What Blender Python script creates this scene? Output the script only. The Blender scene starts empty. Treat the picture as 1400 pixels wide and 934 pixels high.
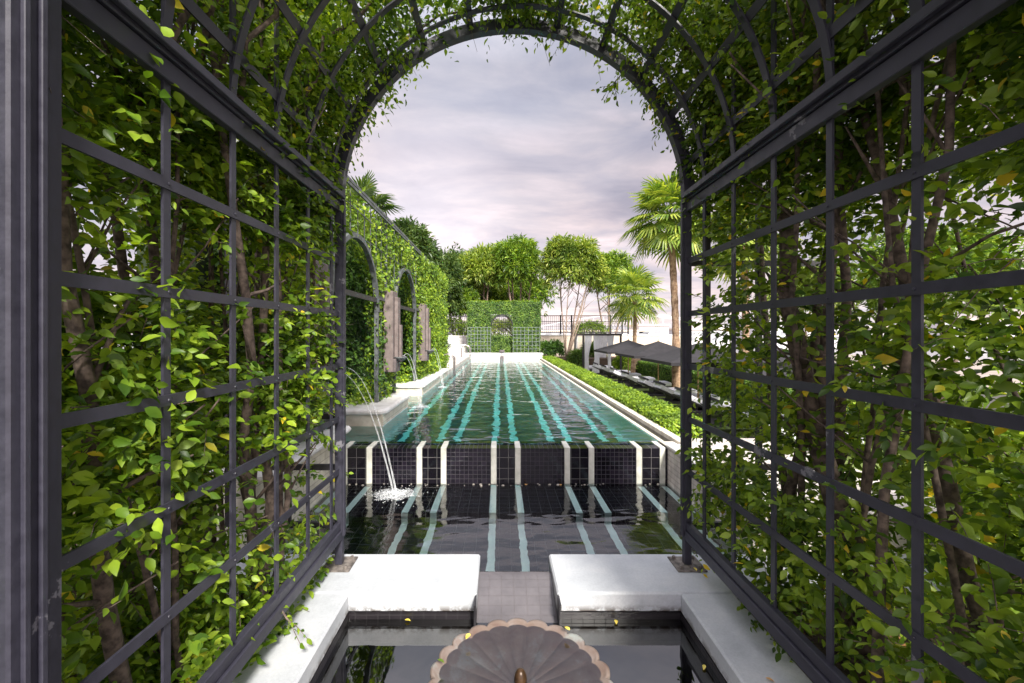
import bpy, math, random
import numpy as np
from mathutils import Vector, Matrix
R = math.radians
random.seed(7)
rng = np.random.default_rng(11)
SC = bpy.context.scene
COL = SC.collection

# ------------------------------------------------------------------ camera, sky, sun, exposure
CX, CZ, F = -0.095, 1.70, 605.0
cam = bpy.data.cameras.new('camera'); camo = bpy.data.objects.new('camera', cam); COL.objects.link(camo)
camo.location = (CX, 0, CZ); camo.rotation_euler = (R(90), 0, 0)
cam.sensor_width = 36; cam.lens = 36 * F / 1400
cam.shift_x = (700 - 684) / 1400; cam.shift_y = -(467 - 457) / 1400
cam.clip_start = 0.05; cam.clip_end = 3000
SC.camera = camo
SC.view_settings.view_transform = 'Standard'; SC.view_settings.look = 'None'
SC.view_settings.exposure = 0.80; SC.view_settings.gamma = 1
SC.view_settings.use_curve_mapping = False
SC.render.engine = 'CYCLES'
SC.cycles.use_denoising = True
SC.cycles.max_bounces = 10; SC.cycles.transparent_max_bounces = 12
SC.cycles.diffuse_bounces = 4; SC.cycles.glossy_bounces = 5; SC.cycles.transmission_bounces = 8
SC.cycles.sample_clamp_indirect = 6.0

SUN_EL, SUN_AZ = 40, 163          # soft light from behind the camera; azimuth clockwise from +Y
W = bpy.data.worlds.new('World'); SC.world = W; W.use_nodes = True
nt = W.node_tree; nt.nodes.clear()
def N(t, kind, **kw):
    n = t.nodes.new(kind)
    for k, v in kw.items(): setattr(n, k, v)
    return n
def L(t, a, b): t.links.new(a, b)
def ramp(t, fac, stops, interp='LINEAR'):
    r = N(t, 'ShaderNodeValToRGB'); cr = r.color_ramp; cr.interpolation = interp
    while len(cr.elements) < len(stops): cr.elements.new(0.5)
    for e, (p, c) in zip(cr.elements, stops):
        e.position = p; e.color = (c[0], c[1], c[2], 1) if hasattr(c, '__len__') else (c, c, c, 1)
    L(t, fac, r.inputs[0]); return r.outputs[0]
def math_(t, op, a, b=None, clamp=False):
    n = N(t, 'ShaderNodeMath', operation=op, use_clamp=clamp)
    for i, v in enumerate((a, b)):
        if v is None: continue
        if isinstance(v, (int, float)): n.inputs[i].default_value = v
        else: L(t, v, n.inputs[i])
    return n.outputs[0]
def mixc(t, fac, a, b, mode='MIX'):
    n = N(t, 'ShaderNodeMix', data_type='RGBA', blend_type=mode)
    for s, v in ((n.inputs[0], fac), (n.inputs[6], a), (n.inputs[7], b)):
        if isinstance(v, (int, float)): s.default_value = v
        elif isinstance(v, tuple): s.default_value = (v[0], v[1], v[2], 1)
        else: L(t, v, s)
    return n.outputs[2]
tc = N(nt, 'ShaderNodeTexCoord'); sep = N(nt, 'ShaderNodeSeparateXYZ'); L(nt, tc.outputs['Generated'], sep.inputs[0])
zc = math_(nt, 'MAXIMUM', sep.outputs[2], 0.0)
den = math_(nt, 'ADD', zc, 0.16)
cmb = N(nt, 'ShaderNodeCombineXYZ')
L(nt, math_(nt, 'DIVIDE', sep.outputs[0], den), cmb.inputs[0]); L(nt, math_(nt, 'DIVIDE', sep.outputs[1], den), cmb.inputs[1])
mp = N(nt, 'ShaderNodeMapping'); mp.inputs['Scale'].default_value = (1.0, 1.7, 1); mp.inputs['Rotation'].default_value = (0, 0, R(12)); L(nt, cmb.outputs[0], mp.inputs[0])
n1 = N(nt, 'ShaderNodeTexNoise'); n1.inputs['Scale'].default_value = 1.5; n1.inputs['Detail'].default_value = 9; n1.inputs['Roughness'].default_value = .58; n1.inputs['Distortion'].default_value = .35; L(nt, mp.outputs[0], n1.inputs[0])
n2 = N(nt, 'ShaderNodeTexNoise'); n2.inputs['Scale'].default_value = 0.45; n2.inputs['Detail'].default_value = 4; L(nt, mp.outputs[0], n2.inputs[0])
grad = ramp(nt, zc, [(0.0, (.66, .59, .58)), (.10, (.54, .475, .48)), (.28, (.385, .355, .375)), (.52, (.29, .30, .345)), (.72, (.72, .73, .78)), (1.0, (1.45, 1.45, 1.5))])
cl = ramp(nt, n1.outputs[0], [(.30, (.66, .69, .77)), (.45, (.88, .89, .93)), (.55, (1.08, 1.05, 1.03)), (.70, (1.50, 1.37, 1.30))])
cl2 = ramp(nt, n2.outputs[0], [(.35, (.93, .98, 1.05)), (.65, (1.10, .99, .97))])
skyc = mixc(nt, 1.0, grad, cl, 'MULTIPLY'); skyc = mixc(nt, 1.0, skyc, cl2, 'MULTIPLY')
# brightness added to the unseen sky behind the camera, to light the foreground
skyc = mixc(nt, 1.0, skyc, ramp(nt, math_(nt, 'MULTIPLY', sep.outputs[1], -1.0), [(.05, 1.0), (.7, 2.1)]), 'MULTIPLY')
# thin bright patch of cloud before the low sun
dp = N(nt, 'ShaderNodeVectorMath', operation='DOT_PRODUCT'); L(nt, tc.outputs['Generated'], dp.inputs[0])
v = Vector((-.16, .94, .27)).normalized(); dp.inputs[1].default_value = v
patch = ramp(nt, dp.outputs['Value'], [(.90, 0.0), (.98, .09), (1.0, .24)])
skyc = mixc(nt, 1.0, skyc, mixc(nt, 1.0, patch, (1.0, .86, .82), 'MULTIPLY'), 'ADD')
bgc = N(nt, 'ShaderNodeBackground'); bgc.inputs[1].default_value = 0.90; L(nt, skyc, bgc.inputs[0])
sky = N(nt, 'ShaderNodeTexSky', sky_type='NISHITA'); sky.sun_disc = False; sky.sun_elevation = R(SUN_EL); sky.sun_rotation = R(SUN_AZ)
bgs = N(nt, 'ShaderNodeBackground'); bgs.inputs[1].default_value = 0.008; L(nt, sky.outputs[0], bgs.inputs[0])
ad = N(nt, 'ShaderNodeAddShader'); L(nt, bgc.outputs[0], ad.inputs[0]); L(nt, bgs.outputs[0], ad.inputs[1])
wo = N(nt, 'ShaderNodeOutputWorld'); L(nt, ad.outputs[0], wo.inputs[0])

sun = bpy.data.lights.new('sun', 'SUN'); sun.energy = 4.5; sun.angle = R(9); sun.color = (1, .95, .86)
suno = bpy.data.objects.new('sun', sun); COL.objects.link(suno)
sd = Vector((math.sin(R(SUN_AZ)) * math.cos(R(SUN_EL)), math.cos(R(SUN_AZ)) * math.cos(R(SUN_EL)), math.sin(R(SUN_EL))))
suno.rotation_euler = sd.to_track_quat('Z', 'Y').to_euler(); suno.location = sd * 50

# ------------------------------------------------------------------ helpers
def px(x, y, Y):       # a point of the place seen at photo pixel (x, y), Y metres ahead
    return Vector(((x - 684) * Y / F + CX, Y, CZ - (y - 457) * Y / F))

ORG = {}
def tag(o, label=None, cat=None, group=None, kind=None):
    if label: o['label'] = label
    if cat: o['category'] = cat
    if group: o['group'] = group
    if kind: o['kind'] = kind
    return o
def thing(name, label, cat, loc=(0, 0, 0), group=None):
    o = bpy.data.objects.new(name, None); COL.objects.link(o); o.location = loc; o.empty_display_size = .1
    ORG[o.name] = Vector(loc)
    return tag(o, label, cat, group)
def mesh_obj(name, V, Fc, mat, parent=None, smooth=False, loc=None):
    V = np.asarray(V, dtype=np.float32).reshape(-1, 3)
    org = ORG.get(parent.name, Vector((0, 0, 0))) if parent else Vector(loc or (0, 0, 0))
    me = bpy.data.meshes.new(name)
    V = V - np.array(org, dtype=np.float32)
    me.vertices.add(len(V)); me.vertices.foreach_set('co', V.ravel())
    if isinstance(Fc, tuple):       # (loop indices, loop starts, loop totals)
        li, ls, lt = Fc
    else:
        lt = np.array([len(f) for f in Fc], dtype=np.int32); ls = np.concatenate(([0], np.cumsum(lt)[:-1])).astype(np.int32)
        li = np.array([i for f in Fc for i in f], dtype=np.int32)
    me.loops.add(len(li)); me.loops.foreach_set('vertex_index', li)
    me.polygons.add(len(lt)); me.polygons.foreach_set('loop_start', ls); me.polygons.foreach_set('loop_total', lt)
    me.polygons.foreach_set('use_smooth', np.full(len(lt), bool(smooth)))
    me.update(calc_edges=True); me.validate()
    me.materials.append(mat)
    o = bpy.data.objects.new(name, me); COL.objects.link(o)
    if parent: o.parent = parent
    else: o.location = org
    ORG[o.name] = org
    return o
class MB:
    def __init__(s): s.v = []; s.f = []
    def add(s, vs, fs):
        b = len(s.v); s.v += [tuple(v) for v in vs]; s.f += [tuple(b + i for i in f) for f in fs]; return s
    def box(s, x0, x1, y0, y1, z0, z1, bev=0):
        if bev <= 0:
            return s.add([(x, y, z) for z in (z0, z1) for y in (y0, y1) for x in (x0, x1)],
                         [(0, 2, 3, 1), (4, 5, 7, 6), (0, 1, 5, 4), (2, 6, 7, 3), (0, 4, 6, 2), (1, 3, 7, 5)])
        b = min(bev, (x1 - x0) / 2.1, (y1 - y0) / 2.1, (z1 - z0) / 2.1)     # chamfered box
        vs = []; idx = {}
        for sx in (0, 1):
            for sy in (0, 1):
                for sz in (0, 1):
                    X, Y, Z = (x0, x1)[sx], (y0, y1)[sy], (z0, z1)[sz]
                    dx, dy, dz = (b, -b)[sx], (b, -b)[sy], (b, -b)[sz]
                    for k, p in enumerate(((X, Y + dy, Z + dz), (X + dx, Y, Z + dz), (X + dx, Y + dy, Z))):
                        idx[(sx, sy, sz, k)] = len(vs); vs.append(p)
        fs = []
        for s_ in (0, 1):
            fs.append([idx[(s_, a, c, 0)] for a, c in ((0, 0), (1, 0), (1, 1), (0, 1))])
            fs.append([idx[(a, s_, c, 1)] for a, c in ((0, 0), (1, 0), (1, 1), (0, 1))])
            fs.append([idx[(a, c, s_, 2)] for a, c in ((0, 0), (1, 0), (1, 1), (0, 1))])
        for a in (0, 1):
            for c in (0, 1):
                fs.append([idx[(0, a, c, 1)], idx[(1, a, c, 1)], idx[(1, a, c, 2)], idx[(0, a, c, 2)]])
                fs.append([idx[(a, 0, c, 0)], idx[(a, 1, c, 0)], idx[(a, 1, c, 2)], idx[(a, 0, c, 2)]])
                fs.append([idx[(a, c, 0, 0)], idx[(a, c, 1, 0)], idx[(a, c, 1, 1)], idx[(a, c, 0, 1)]])
                for d in (0, 1): fs.append([idx[(a, c, d, 0)], idx[(a, c, d, 1)], idx[(a, c, d, 2)]])
        # orient outward
        c0 = Vector(((x0 + x1) / 2, (y0 + y1) / 2, (z0 + z1) / 2)); out = []
        for f in fs:
            seen = []; [seen.append(i) for i in f if i not in seen]
            P = [Vector(vs[i]) for i in seen]; n = (P[1] - P[0]).cross(P[2] - P[1])
            m = sum(P, Vector()) / len(P)
            out.append(tuple(seen) if n.dot(m - c0) > 0 else tuple(reversed(seen)))
        return s.add(vs, out)
    def bar(s, p, q, w, h, up=(0, 0, 1)):
        p, q = Vector(p), Vector(q); d = (q - p).normalized(); u = Vector(up)
        if abs(d.dot(u)) > .98: u = Vector((1, 0, 0))
        a = d.cross(u).normalized(); c = a.cross(d).normalized()
        vs = [o + a * (sx * w / 2) + c * (sz * h / 2) for o in (p, q) for sz in (-1, 1) for sx in (-1, 1)]
        return s.add(vs, [(0, 1, 3, 2), (4, 6, 7, 5), (0, 4, 5, 1), (2, 3, 7, 6), (0, 2, 6, 4), (1, 5, 7, 3)])
    def tube(s, pts, r, n=8, cap=True):
        pts = [Vector(p) for p in pts]; m = len(pts)
        rr = r if hasattr(r, '__len__') else [r] * m
        b = len(s.v); prev = None
        for i, p in enumerate(pts):
            d = (pts[min(i + 1, m - 1)] - pts[max(i - 1, 0)]).normalized()
            if prev is None:
                a = d.cross(Vector((0, 0, 1)) if abs(d.z) < .9 else Vector((1, 0, 0))).normalized()
            else: a = (prev - d * prev.dot(d)).normalized()
            prev = a; c = d.cross(a)
            for k in range(n):
                t = 2 * math.pi * k / n; s.v.append(tuple(p + (a * math.cos(t) + c * math.sin(t)) * rr[i]))
        for i in range(m - 1):
            for k in range(n):
                k2 = (k + 1) % n; s.f.append((b + i * n + k, b + i * n + k2, b + (i + 1) * n + k2, b + (i + 1) * n + k))
        if cap:
            s.f.append(tuple(b + k for k in reversed(range(n)))); s.f.append(tuple(b + (m - 1) * n + k for k in range(n)))
        return s
    def lathe(s, prof, c, n=24):
        b = len(s.v); m = len(prof)
        for r, z in prof:
            for k in range(n):
                t = 2 * math.pi * k / n; s.v.append((c[0] + r * math.cos(t), c[1] + r * math.sin(t), c[2] + z))
        for i in range(m - 1):
            for k in range(n):
                k2 = (k + 1) % n; s.f.append((b + i * n + k, b + i * n + k2, b + (i + 1) * n + k2, b + (i + 1) * n + k))
        return s
    def sheet(s, P, closed=False):    # P: rows of points
        b = len(s.v); n = len(P[0])
        for row in P: s.v += [tuple(p) for p in row]
        for i in range(len(P) - 1):
            for k in range(n - (0 if closed else 1)):
                k2 = (k + 1) % n; s.f.append((b + i * n + k, b + i * n + k2, b + (i + 1) * n + k2, b + (i + 1) * n + k))
        return s
    def build(s, name, mat, parent=None, smooth=False, loc=None):
        return mesh_obj(name, s.v, s.f, mat, parent, smooth, loc)
def copy_tree(o, parent=None):
    c = o.copy(); COL.objects.link(c)
    if parent: c.parent = parent
    for ch in list(o.children): copy_tree(ch, c)
    return c

# leaf templates: unit leaf along +Y, normal +Z
def tmpl_fine():
    v = [(0, 0, 0), (0, .32, -.03), (0, .68, -.05), (0, 1.0, -.16),
         (-.17, .16, .03), (-.27, .42, .06), (-.17, .74, 0), (.17, .16, .03), (.27, .42, .06), (.17, .74, 0)]
    f = [(0, 1, 5, 4), (1, 2, 6, 5), (2, 3, 6), (0, 7, 8, 1), (1, 8, 9, 2), (2, 9, 3)]
    return np.array(v), f
def tmpl_mid():
    v = [(0, 0, 0), (0, .5, -.05), (0, 1, -.12), (-.26, .42, .06), (.26, .42, .06)]
    return np.array(v), [(0, 1, 3), (1, 2, 3), (0, 4, 1), (1, 4, 2)]
def tmpl_small():
    return np.array([(0, 0, 0), (-.3, .5, .05), (0, 1, -.08), (.3, .5, .05)]), [(0, 3, 2, 1)]
def tmpl_long():
    return np.array([(0, 0, 0), (-.13, .5, .03), (0, 1, -.15), (.13, .5, .03)]), [(0, 3, 2), (0, 2, 1)]
FINE, MID, SMALL, LONG = tmpl_fine(), tmpl_mid(), tmpl_small(), tmpl_long()
def nrm(a): return a / np.maximum(np.linalg.norm(a, axis=1, keepdims=True), 1e-9)
def leaves(name, P, D, Nn, S, tmpl, mat, parent, loc=None):
    T, Fc = tmpl; P = np.asarray(P, float); D = nrm(np.asarray(D, float)); n = len(P)
    X = nrm(np.cross(D, Nn)); Z = np.cross(X, D)
    S = np.asarray(S, float).reshape(-1, 1, 1) * np.ones((n, 1, 1))
    wv = rng.uniform(.85, 1.2, (n, 1, 1))
    V = P[:, None, :] + S * (T[None, :, 0:1] * wv * X[:, None, :] + T[None, :, 1:2] * D[:, None, :] + T[None, :, 2:3] * Z[:, None, :])
    k = len(T); lt1 = np.array([len(f) for f in Fc]); li1 = np.array([i for f in Fc for i in f])
    li = (li1[None, :] + (np.arange(n) * k)[:, None]).ravel().astype(np.int32)
    lt = np.tile(lt1, n).astype(np.int32); ls = np.concatenate(([0], np.cumsum(lt)[:-1])).astype(np.int32)
    return mesh_obj(name, V.reshape(-1, 3), (li, ls, lt), mat, parent, tmpl is FINE, loc)

# ------------------------------------------------------------------ materials
def mat(name):
    m = bpy.data.materials.new(name); m.use_nodes = True; t = m.node_tree
    b = t.nodes['Principled BSDF']; return m, t, b, t.nodes['Material Output']
def noise(t, scale, detail=4, rough=.55, vec=None, dist=0):
    n = N(t, 'ShaderNodeTexNoise'); n.inputs['Scale'].default_value = scale; n.inputs['Detail'].default_value = detail
    n.inputs['Roughness'].default_value = rough; n.inputs['Distortion'].default_value = dist
    if vec is None:
        g = N(t, 'ShaderNodeNewGeometry'); vec = g.outputs['Position']
    L(t, vec, n.inputs['Vector']); return n.outputs[0]
def bump(t, h, strength, dist, b):
    n = N(t, 'ShaderNodeBump'); n.inputs['Strength'].default_value = strength; n.inputs['Distance'].default_value = dist
    L(t, h, n.inputs['Height']); L(t, n.outputs[0], b.inputs['Normal'])
def simple(name, c1, c2, scale=8, rough=.6, metal=0, bmp=0.0, bscale=60, spec=None):
    m, t, b, o = mat(name)
    L(t, ramp(t, noise(t, scale), [(.35, c1), (.65, c2)]), b.inputs['Base Color'])
    b.inputs['Roughness'].default_value = rough; b.inputs['Metallic'].default_value = metal
    if spec is not None: b.inputs['Specular IOR Level'].default_value = spec
    if bmp: bump(t, noise(t, bscale), bmp, .004, b)
    return m
def leafmat(name, stops, trans=.35, rough=.42, bs=2.2, lo=(.50, .56, .55), hi=(1.45, 1.30, 1.05)):
    m, t, b, o = mat(name)
    g = N(t, 'ShaderNodeNewGeometry')
    c = ramp(t, g.outputs['Random Per Island'], stops)
    big = ramp(t, noise(t, bs, 4, .6), [(.36, lo), (.64, hi)])
    c = mixc(t, 1.0, c, big, 'MULTIPLY')
    L(t, c, b.inputs['Base Color']); b.inputs['Roughness'].default_value = rough
    b.inputs['Specular IOR Level'].default_value = .45
    tr = N(t, 'ShaderNodeBsdfTranslucent'); L(t, mixc(t, 1.0, c, (1.5, 1.45, .5), 'MULTIPLY'), tr.inputs[0])
    mx = N(t, 'ShaderNodeMixShader'); mx.inputs[0].default_value = trans
    L(t, b.outputs[0], mx.inputs[1]); L(t, tr.outputs[0], mx.inputs[2]); L(t, mx.outputs[0], o.inputs[0])
    return m
M = {}
def steelmat(name, base, worn, chip):
    m, t, b, o = mat(name)
    n_a = noise(t, 2.6, 6, .7); n_b = noise(t, 22, 5, .7)
    c = ramp(t, n_b, [(.3, tuple(x * .8 for x in base)), (.7, tuple(x * 1.3 for x in base))])
    k = ramp(t, n_a, [(chip, 0.0), (chip + .012, 1.0)])
    L(t, mixc(t, k, c, worn), b.inputs['Base Color'])
    b.inputs['Roughness'].default_value = .42; b.inputs['Specular IOR Level'].default_value = .5
    L(t, ramp(t, n_b, [(.3, .34), (.7, .58)]), b.inputs['Roughness'])
    bump(t, n_b, .25, .002, b); return m
M['steel'] = steelmat('painted_steel', (.032, .031, .046), (.17, .165, .19), .635)
M['steel_black'] = simple('black_steel', (.016, .015, .018), (.03, .028, .032), 12, .45)
M['steel_grey'] = simple('grey_trellis_metal', (.055, .06, .065), (.15, .165, .17), 12, .45)
M['rust'] = simple('corroded_plate', (.07, .06, .055), (.22, .19, .17), 25, .75, bmp=.4)
gr = lambda *a: list(a)
M['leaf_big'] = leafmat('shrub_leaf', [(0, (.045, .11, .010)), (.4, (.14, .26, .020)), (.8, (.28, .42, .034)), (.94, (.26, .42, .05)), (.985, (.34, .46, .06)), (.992, (.62, .52, .04))], .42)
M['leaf_right'] = leafmat('shrub_leaf_dark', [(0, (.04, .10, .012)), (.4, (.13, .23, .020)), (.8, (.26, .38, .032)), (.94, (.22, .36, .05)), (.975, (.26, .38, .05)), (.985, (.64, .50, .04))], .42)
M['leaf_hedge'] = leafmat('hedge_leaf', [(0, (.07, .15, .018)), (.5, (.17, .30, .025)), (1, (.34, .48, .04))], .35)
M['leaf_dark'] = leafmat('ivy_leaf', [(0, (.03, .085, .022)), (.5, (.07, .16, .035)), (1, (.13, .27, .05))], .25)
M['leaf_box'] = leafmat('clipped_leaf', [(0, (.10, .20, .02)), (.5, (.19, .32, .03)), (1, (.32, .46, .05))], .35)
M['leaf_far'] = leafmat('clipped_far_leaf', [(0, (.05, .13, .03)), (.6, (.11, .22, .04)), (1, (.22, .34, .06))], .3)
M['tree_a'] = leafmat('broad_tree_leaf', [(0, (.06, .14, .022)), (.5, (.15, .28, .035)), (1, (.33, .46, .07))], .35, bs=.9)
M['tree_b'] = leafmat('yellow_tree_leaf', [(0, (.09, .17, .03)), (.5, (.19, .30, .05)), (1, (.42, .50, .13))], .35, bs=.9)
M['tree_d'] = leafmat('dark_tree_leaf', [(0, (.04, .085, .03)), (.6, (.085, .16, .045)), (1, (.16, .24, .07))], .3, bs=.9)
M['palm'] = leafmat('palm_leaf', [(0, (.10, .20, .04)), (.5, (.22, .34, .06)), (1, (.42, .50, .11))], .35)
M['core'] = simple('hedge_shade', (.012, .022, .008), (.02, .035, .012), 9, .9)  # inner shade of the hedges put into a near-black green
M['bark'] = simple('shrub_bark', (.05, .035, .03), (.19, .14, .115), 30, .85, bmp=.6, bscale=50)
M['bark_pale'] = simple('tree_bark', (.22, .15, .11), (.40, .31, .25), 14, .85, bmp=.6, bscale=40)
M['palm_bark'] = simple('palm_bark', (.17, .10, .06), (.42, .29, .19), 9, .9, bmp=.8, bscale=20)

def plaster():
    m, t, b, o = mat('white_painted_concrete')
    a = noise(t, 3.5, 6, .65); s = noise(t, 38, 5, .75); g = N(t, 'ShaderNodeNewGeometry'); sp = N(t, 'ShaderNodeSeparateXYZ'); L(t, g.outputs['Position'], sp.inputs[0])
    c = ramp(t, a, [(.32, (.42, .44, .47)), (.5, (.49, .51, .54)), (.66, (.55, .56, .58))])
    c = mixc(t, 1.0, c, ramp(t, noise(t, 60, 6, .8), [(.3, .86), (.6, 1.03)]), 'MULTIPLY')
    spot = ramp(t, s, [(.66, 0.0), (.72, .6)]); c = mixc(t, spot, c, (.40, .38, .36))
    # damp, mouldy stain on the last centimetres above the water
    low = math_(t, 'SUBTRACT', -.075, sp.outputs[2]); low = math_(t, 'MULTIPLY', low, 22, True)
    st = math_(t, 'MULTIPLY', low, ramp(t, noise(t, 16, 5, .7), [(.42, 0.0), (.56, 1.0)]))
    c = mixc(t, st, c, (.10, .085, .075))
    L(t, c, b.inputs['Base Color']); b.inputs['Roughness'].default_value = .55
    bump(t, noise(t, 14, 5), .25, .006, b); return m
M['white'] = plaster()
M['coping'] = simple('pale_stone_coping', (.66, .64, .60), (.84, .83, .80), 6, .5, bmp=.2)
M['cream'] = simple('cream_stone', (.55, .50, .40), (.72, .68, .58), 7, .6, bmp=.2)
def tiles(name, c1, c2, grout, w, h, rough=.12, mort=.0035, axis='XZ', bmp=.3, offset=0.0, vary=.0):
    m, t, b, o = mat(name)
    g = N(t, 'ShaderNodeNewGeometry'); sp = N(t, 'ShaderNodeSeparateXYZ'); L(t, g.outputs['Position'], sp.inputs[0])
    cb = N(t, 'ShaderNodeCombineXYZ'); ix = 'XYZ'.index(axis[0]); iy = 'XYZ'.index(axis[1])
    L(t, sp.outputs[ix], cb.inputs[0]); L(t, sp.outputs[iy], cb.inputs[1])
    br = N(t, 'ShaderNodeTexBrick'); br.offset = offset; br.squash = 1
    L(t, cb.outputs[0], br.inputs['Vector'])
    for k, v_ in (('Color1', c1), ('Color2', c2), ('Mortar', grout)): br.inputs[k].default_value = (*v_, 1)
    for k, v_ in (('Scale', 1), ('Mortar Size', mort), ('Mortar Smooth', .1), ('Bias', 0), ('Brick Width', w), ('Row Height', h)): br.inputs[k].default_value = v_
    dirt = ramp(t, noise(t, 5, 5, .65), [(.3, .72), (.7, 1.2)])
    L(t, mixc(t, 1.0, br.outputs[0], dirt, 'MULTIPLY'), b.inputs['Base Color'])
    r_ = ramp(t, br.outputs['Fac'], [(0, rough), (1, .7)]); L(t, r_, b.inputs['Roughness'])
    inv = math_(t, 'SUBTRACT', 1.0, br.outputs['Fac']); inv = math_(t, 'ADD', inv, math_(t, 'MULTIPLY', noise(t, 9, 2), .5))
    bump(t, inv, bmp, .002, b); return m
M['tile_small'] = tiles('small_black_tile', (.008, .007, .012), (.018, .014, .024), (.055, .05, .058), .052, .052, .10, .0022)
M['tile_big'] = tiles('large_black_tile', (.007, .006, .010), (.014, .012, .018), (.13, .125, .12), .105, .125, .08, .003)
M['tile_basin'] = tiles('black_basin_tile', (.010, .008, .010), (.014, .011, .014), (.028, .025, .028), .075, .075, .35, .002)
M['tile_floor'] = tiles('black_floor_tile', (.008, .007, .011), (.014, .012, .018), (.05, .046, .05), .105, .105, .10, .0025, 'XY')
M['tile_yz'] = tiles('black_side_tile', (.010, .008, .010), (.014, .011, .014), (.028, .025, .028), .075, .075, .35, .003, 'YZ')
M['tile_deep'] = tiles('deep_pool_tile', (.018, .05, .068), (.028, .066, .088), (.05, .10, .12), .15, .15, .3, .004, 'XY')
M['tile_weir'] = tiles('wet_weir_tile', (.105, .094, .10), (.112, .101, .107), (.095, .085, .091), .087, .065, .18, .0025, 'XY', .12)  # reflected sky put into the grey-mauve base colour of the wet ramp
M['stripe'] = simple('white_lane_tile', (.86, .88, .86), (.93, .94, .92), 20, .35)
M['pier'] = simple('cream_pier_tile', (.60, .60, .52), (.78, .77, .70), 12, .4)
M['brick_white'] = tiles('pale_brick_yz', (.62, .57, .52), (.72, .66, .60), (.42, .37, .33), .20, .058, .6, .004, 'YZ', .5, .5)
M['brick_cream'] = tiles('cream_brick_yz', (.64, .60, .48), (.74, .70, .57), (.46, .41, .32), .26, .085, .55, .004, 'YZ', .5, .5)
M['brick_cream_x'] = tiles('cream_brick_xz', (.64, .60, .48), (.74, .70, .57), (.46, .41, .32), .26, .085, .55, .004, 'XZ', .5, .5)
M['paving'] = tiles('pale_paving', (.50, .46, .42), (.60, .55, .50), (.32, .28, .25), .4, .4, .6, .006, 'XY', .3)
M['slab'] = simple('mauve_grey_stone', (.14, .112, .105), (.21, .17, .16), 10, .7, bmp=.4, bscale=30)
M['slab_dark'] = simple('dark_base_stone', (.10, .085, .085), (.16, .13, .13), 10, .6)

def water(name, tint, scale, strength, ior_r=1.6, stretch=(1, 1, 1), rough=0.0, dist=.05, grough=.02, big=None):
    m, t, b, o = mat(name); t.nodes.remove(b)
    g = N(t, 'ShaderNodeNewGeometry'); mp = N(t, 'ShaderNodeMapping'); mp.inputs['Scale'].default_value = stretch
    L(t, g.outputs['Position'], mp.inputs[0])
    h = noise(t, scale, 1.5, .4, mp.outputs[0], .5)
    if big: h = math_(t, 'ADD', h, math_(t, 'MULTIPLY', noise(t, big, 2, .5, mp.outputs[0], .3), 1.6))
    bp = N(t, 'ShaderNodeBump'); bp.inputs['Strength'].default_value = strength; bp.inputs['Distance'].default_value = dist; L(t, h, bp.inputs['Height'])
    rf = N(t, 'ShaderNodeBsdfRefraction'); rf.inputs['IOR'].default_value = 1.33; rf.inputs['Roughness'].default_value = rough; rf.inputs[0].default_value = (*tint, 1)
    gl = N(t, 'ShaderNodeBsdfGlossy'); gl.inputs['Roughness'].default_value = grough; gl.inputs[0].default_value = (1, 1, 1, 1)
    fr = N(t, 'ShaderNodeFresnel'); fr.inputs[0].default_value = ior_r
    for n_ in (rf, gl, fr): L(t, bp.outputs[0], n_.inputs['Normal'])
    mx = N(t, 'ShaderNodeMixShader'); L(t, fr.outputs[0], mx.inputs[0]); L(t, rf.outputs[0], mx.inputs[1]); L(t, gl.outputs[0], mx.inputs[2])
    L(t, mx.outputs[0], o.inputs[0]); return m
M['water_pool'] = water('pool_water', (.42, 1.0, .99), 5.0, .21, 1.62, (.6, 1.1, 1), dist=.06, big=1.8)
M['water_low'] = water('lower_pool_water', (.84, 1.0, 1.0), 5.0, .17, 1.85, (.7, 1.3, 1), dist=.05, big=2.5, grough=.08)
M['water_basin'] = water('basin_water', (.10, .09, .11), 5, .05, 2.3, dist=.02)
M['water_bowl'] = water('bowl_water', (.80, .76, .76), 9, .08, 1.75, dist=.02)

# ------------------------------------------------------------------ the setting
LAWN = -0.70
def plane(x0, x1, y0, y1, z): return MB().add([(x0, y0, z), (x1, y0, z), (x1, y1, z), (x0, y1, z)], [(0, 1, 2, 3)])
def struct(name, mb, m, label=None): return tag(mb.build(name, m), label, None, None, 'structure')
def grassmat():
    m, t, b, o = mat('lawn_grass')
    c = ramp(t, noise(t, 6, 8, .7), [(.3, (.08, .13, .025)), (.55, (.17, .23, .05)), (.75, (.27, .27, .10))])
    L(t, c, b.inputs['Base Color']); b.inputs['Roughness'].default_value = .9; bump(t, noise(t, 90, 3), .8, .03, b); return m
M['lawn'] = grassmat()
def soilmat():
    m, t, b, o = mat('planting_soil')
    c = ramp(t, noise(t, 28, 8, .75), [(.3, (.03, .02, .014)), (.5, (.09, .06, .04)), (.62, (.16, .11, .07)), (.7, (.30, .20, .10))])
    L(t, c, b.inputs['Base Color']); b.inputs['Roughness'].default_value = .95; bump(t, noise(t, 45, 6, .7), 1.0, .04, b); return m
M['soil'] = soilmat()
M['sand'] = simple('pale_terrace', (.22, .18, .15), (.40, .35, .30), 1.5, .8, bmp=.3)
M['riverw'] = simple('river', (.22, .22, .22), (.28, .27, .27), .05, .25, bmp=.3, bscale=1.5)
struct('ground', plane(-900, 900, -60, 1500, -3.2), M['riverw'])
struct('lawn', MB().box(2.0, 9.6, -6, 30.8, -1.6, LAWN), M['lawn'])
struct('terrace', MB().box(9.61, 46, -8, 52, -1.6, LAWN + .02), M['sand'])
struct('garden_bed', MB().box(-30, 2.0, 24.75, 70, -1.2, .22), M['soil'])
struct('garden_bed', MB().box(2.005, 9.55, 27.4, 70, -1.2, .18), M['soil'])
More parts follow.
